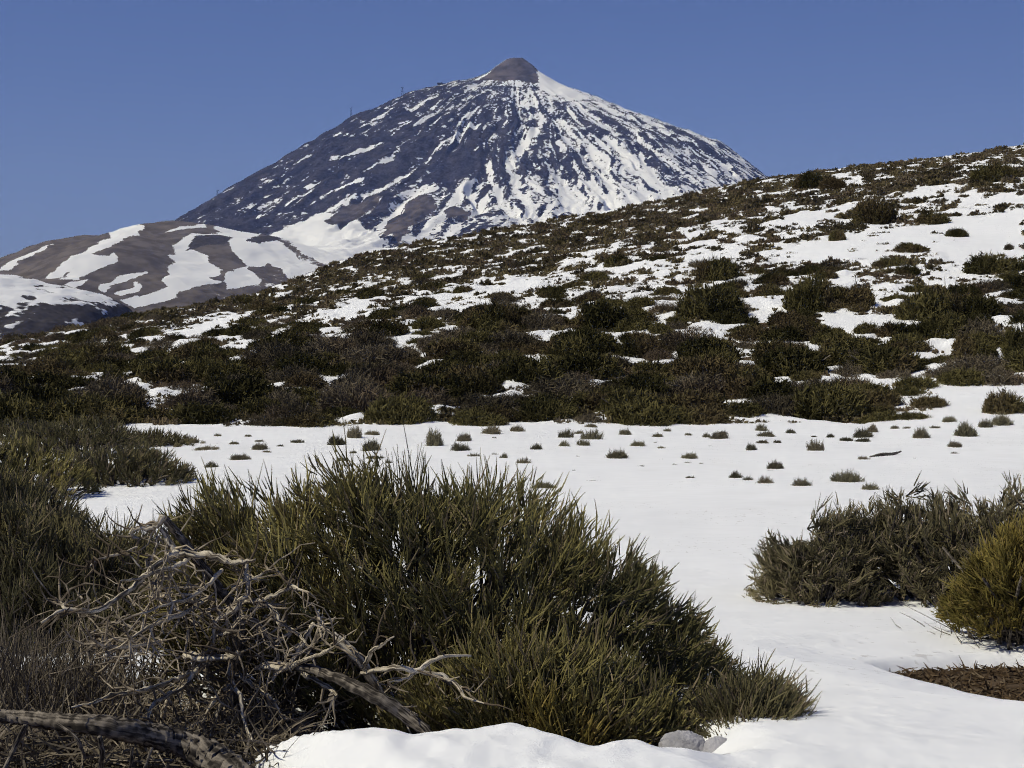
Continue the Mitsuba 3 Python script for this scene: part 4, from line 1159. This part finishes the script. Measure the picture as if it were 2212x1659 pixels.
for k in range(520):                                       # crooked twigs off the limbs
    q, r = mains[int(rg.integers(len(mains)))]
    if q[:, 0].max() > -0.45 and rg.uniform() < 0.75:
        continue
    i = int(rg.integers(1, len(q)))
    a = q[i - 1] * .5 + q[i] * .5 if rg.uniform() < .5 else q[i]
    d = unit(rg.normal(0, 1, 3) * [1, .8, .8] + unit(q[i] - q[i - 1]) * .7 + [-0.1, 0, -0.15])
    L = rg.uniform(.05, .22)
    pts = [a]
    for s in range(4):
        d = unit(d + rg.normal(0, .38, 3))
        pts.append(pts[-1] + d * L / 4)
    tw.append(limb(pts, np.linspace(rg.uniform(.0030, .0056), .0014, 5), rg, 4, 1, .05))
q0 = P(np.array([480.0]), np.array([1520.0]), np.array([4.75]))[0]
for k in range(620):                                       # thicket below and behind
    a = P(np.array([rg.uniform(170, 640)]), np.array([rg.uniform(1290, 1650)]), np.array([rg.uniform(4.95, 5.5)]))[0]
    d = unit(rg.normal(0, 1, 3) * [1, .8, .7])
    L = rg.uniform(.08, .34)
    pts = [a]
    for s in range(4):
        d = unit(d + rg.normal(0, .42, 3))
        pts.append(pts[-1] + d * L / 4)
    tw.append(limb(pts, np.linspace(rg.uniform(.0022, .0058), .0012, 5), rg, 4, 1, .05))
add(t + '__twigs', join(tw), 'dead_twig_material')
labels[t + '__twigs'] = {'kind': 'stuff'}

# the thick weathered log across the lower left corner
t = 'log'
labels[t] = {'label': 'thick dark weathered log lying across the lower left corner', 'category': 'log'}
q, r = traced([(-120, 1180, 20), (0, 1190, 24), (100, 1200, 29), (250, 1215, 34), (450, 1238, 39), (650, 1275, 44), (800, 1315, 50), (900, 1365, 56), (1000, 1440, 60), (1080, 1530, 62)], base=4.15)
add(t + '__stem', limb(q, r * 1.15, rg, 20, 14, 0.09, 0.035), 'bark_material', smooth=True)
for pts in ([(110, 1235, 15), (60, 1340, 14), (15, 1430, 13)], [(430, 1280, 15), (442, 1350, 16), (428, 1440, 15)], [(655, 1330, 10), (622, 1430, 8)], [(572, 1330, 8), (560, 1440, 8)], [(250, 1230, 10), (330, 1290, 9), (370, 1380, 7)]):
    q, r = traced(pts, base=4.05)
    add(numbered(t + '__root'), limb(q, r * .8, rg, 8, 5, 0.10, 0.15), 'bark_material', smooth=True)

# dry grey stems standing left of the dead shrub, and dead litter below the tangle
m = 2600
px = rg.uniform(-60, 330, m)
dd = rg.uniform(4.9, 5.9, m)
x = ray(px, 1400.0)[:, 0] * dd
root = np.stack([x, dd, G_fast(x, dd) - .02], 1)
hmax = np.interp(px, [-60, 60, 180, 260, 330], [.42, .44, .40, .34, .22])
L = hmax * rg.uniform(.35, 1.0, m)
add('dry_bush__stems', stems(root, unit(np.stack([rg.normal(.05, .22, m), rg.normal(0, .2, m), np.ones(m)], 1)), L, rg.uniform(.002, .0042, m), rg.normal(0, .16, (m, 3)), seg=3, tint=rg.uniform(0, 1, m)), 'dry_stem_material')
labels['dry_bush'] = {'label': 'dry grey brush of upright dead stems at the left edge above the log', 'category': 'shrub'}
labels['dry_bush__stems'] = {'kind': 'stuff'}
m = 2600
px = rg.uniform(-80, 640, m)
dd = rg.uniform(4.4, 5.4, m)
x = ray(px, 1500.0)[:, 0] * dd
add('dead_twigs', stems(np.stack([x, dd, G_fast(x, dd) + rg.uniform(0, .10, m)], 1), unit(rg.normal(0, 1, (m, 3)) * [1, 1, .45] + [0, 0, .2]), rg.uniform(.05, .22, m), rg.uniform(.0022, .0055, m), rg.normal(0, .3, (m, 3)), seg=3, tint=rg.uniform(0, 1, m)), 'dry_stem_material',
    kind='stuff', label='brown dead twigs littering the ground under the dead shrub')


# boulders at the foot of the big broom
def boulder(c, size, seed):
    s = trimesh.creation.icosphere(5)
    v = np.array(s.vertices)
    k = 1 + 0.28 * (meshkit.fbm(v * 1.3 + seed, 3, seed) - 0.5) + 0.16 * (meshkit.fbm(v * 6 + seed, 4, seed) - 0.5)
    return c + v * k[:, None] * size, np.array(s.faces), np.zeros((len(v), 2))


for px, py, d, wpx, hpx, seed, txt in ((1478, 1628, 4.75, 58, 52, 4, 'rounded grey boulder between the stems at the lower right foot of the big broom'), (1552, 1630, 4.66, 36, 40, 9, 'smaller grey boulder just right of the rounded boulder')):
    c = P(np.array([px]), np.array([py]), np.array([d]))[0]
    add(numbered('boulder'), boulder(c, np.array([wpx, wpx * .9, hpx]) / FOC * d, seed), 'stone_material', smooth=True, label=txt, category='boulder')

# ------------------------------------------------------------------ the air
scene['air'] = {'type': 'homogeneous', 'albedo': {'type': 'rgb', 'value': [0.93, 0.95, 0.97]}, 'sigma_t': {'type': 'rgb', 'value': [0.8e-5, 1.15e-5, 2.5e-5]}}
scene['haze'] = {'type': 'cube', 'to_world': T().translate([0, 7100, 830]) @ T().scale([15200, 8100, 906.5]), 'bsdf': {'type': 'null'}, 'interior': {'type': 'ref', 'id': 'air'}}
labels['haze'] = {'kind': 'stuff', 'label': 'thin blue air between the hillside and the mountain'}
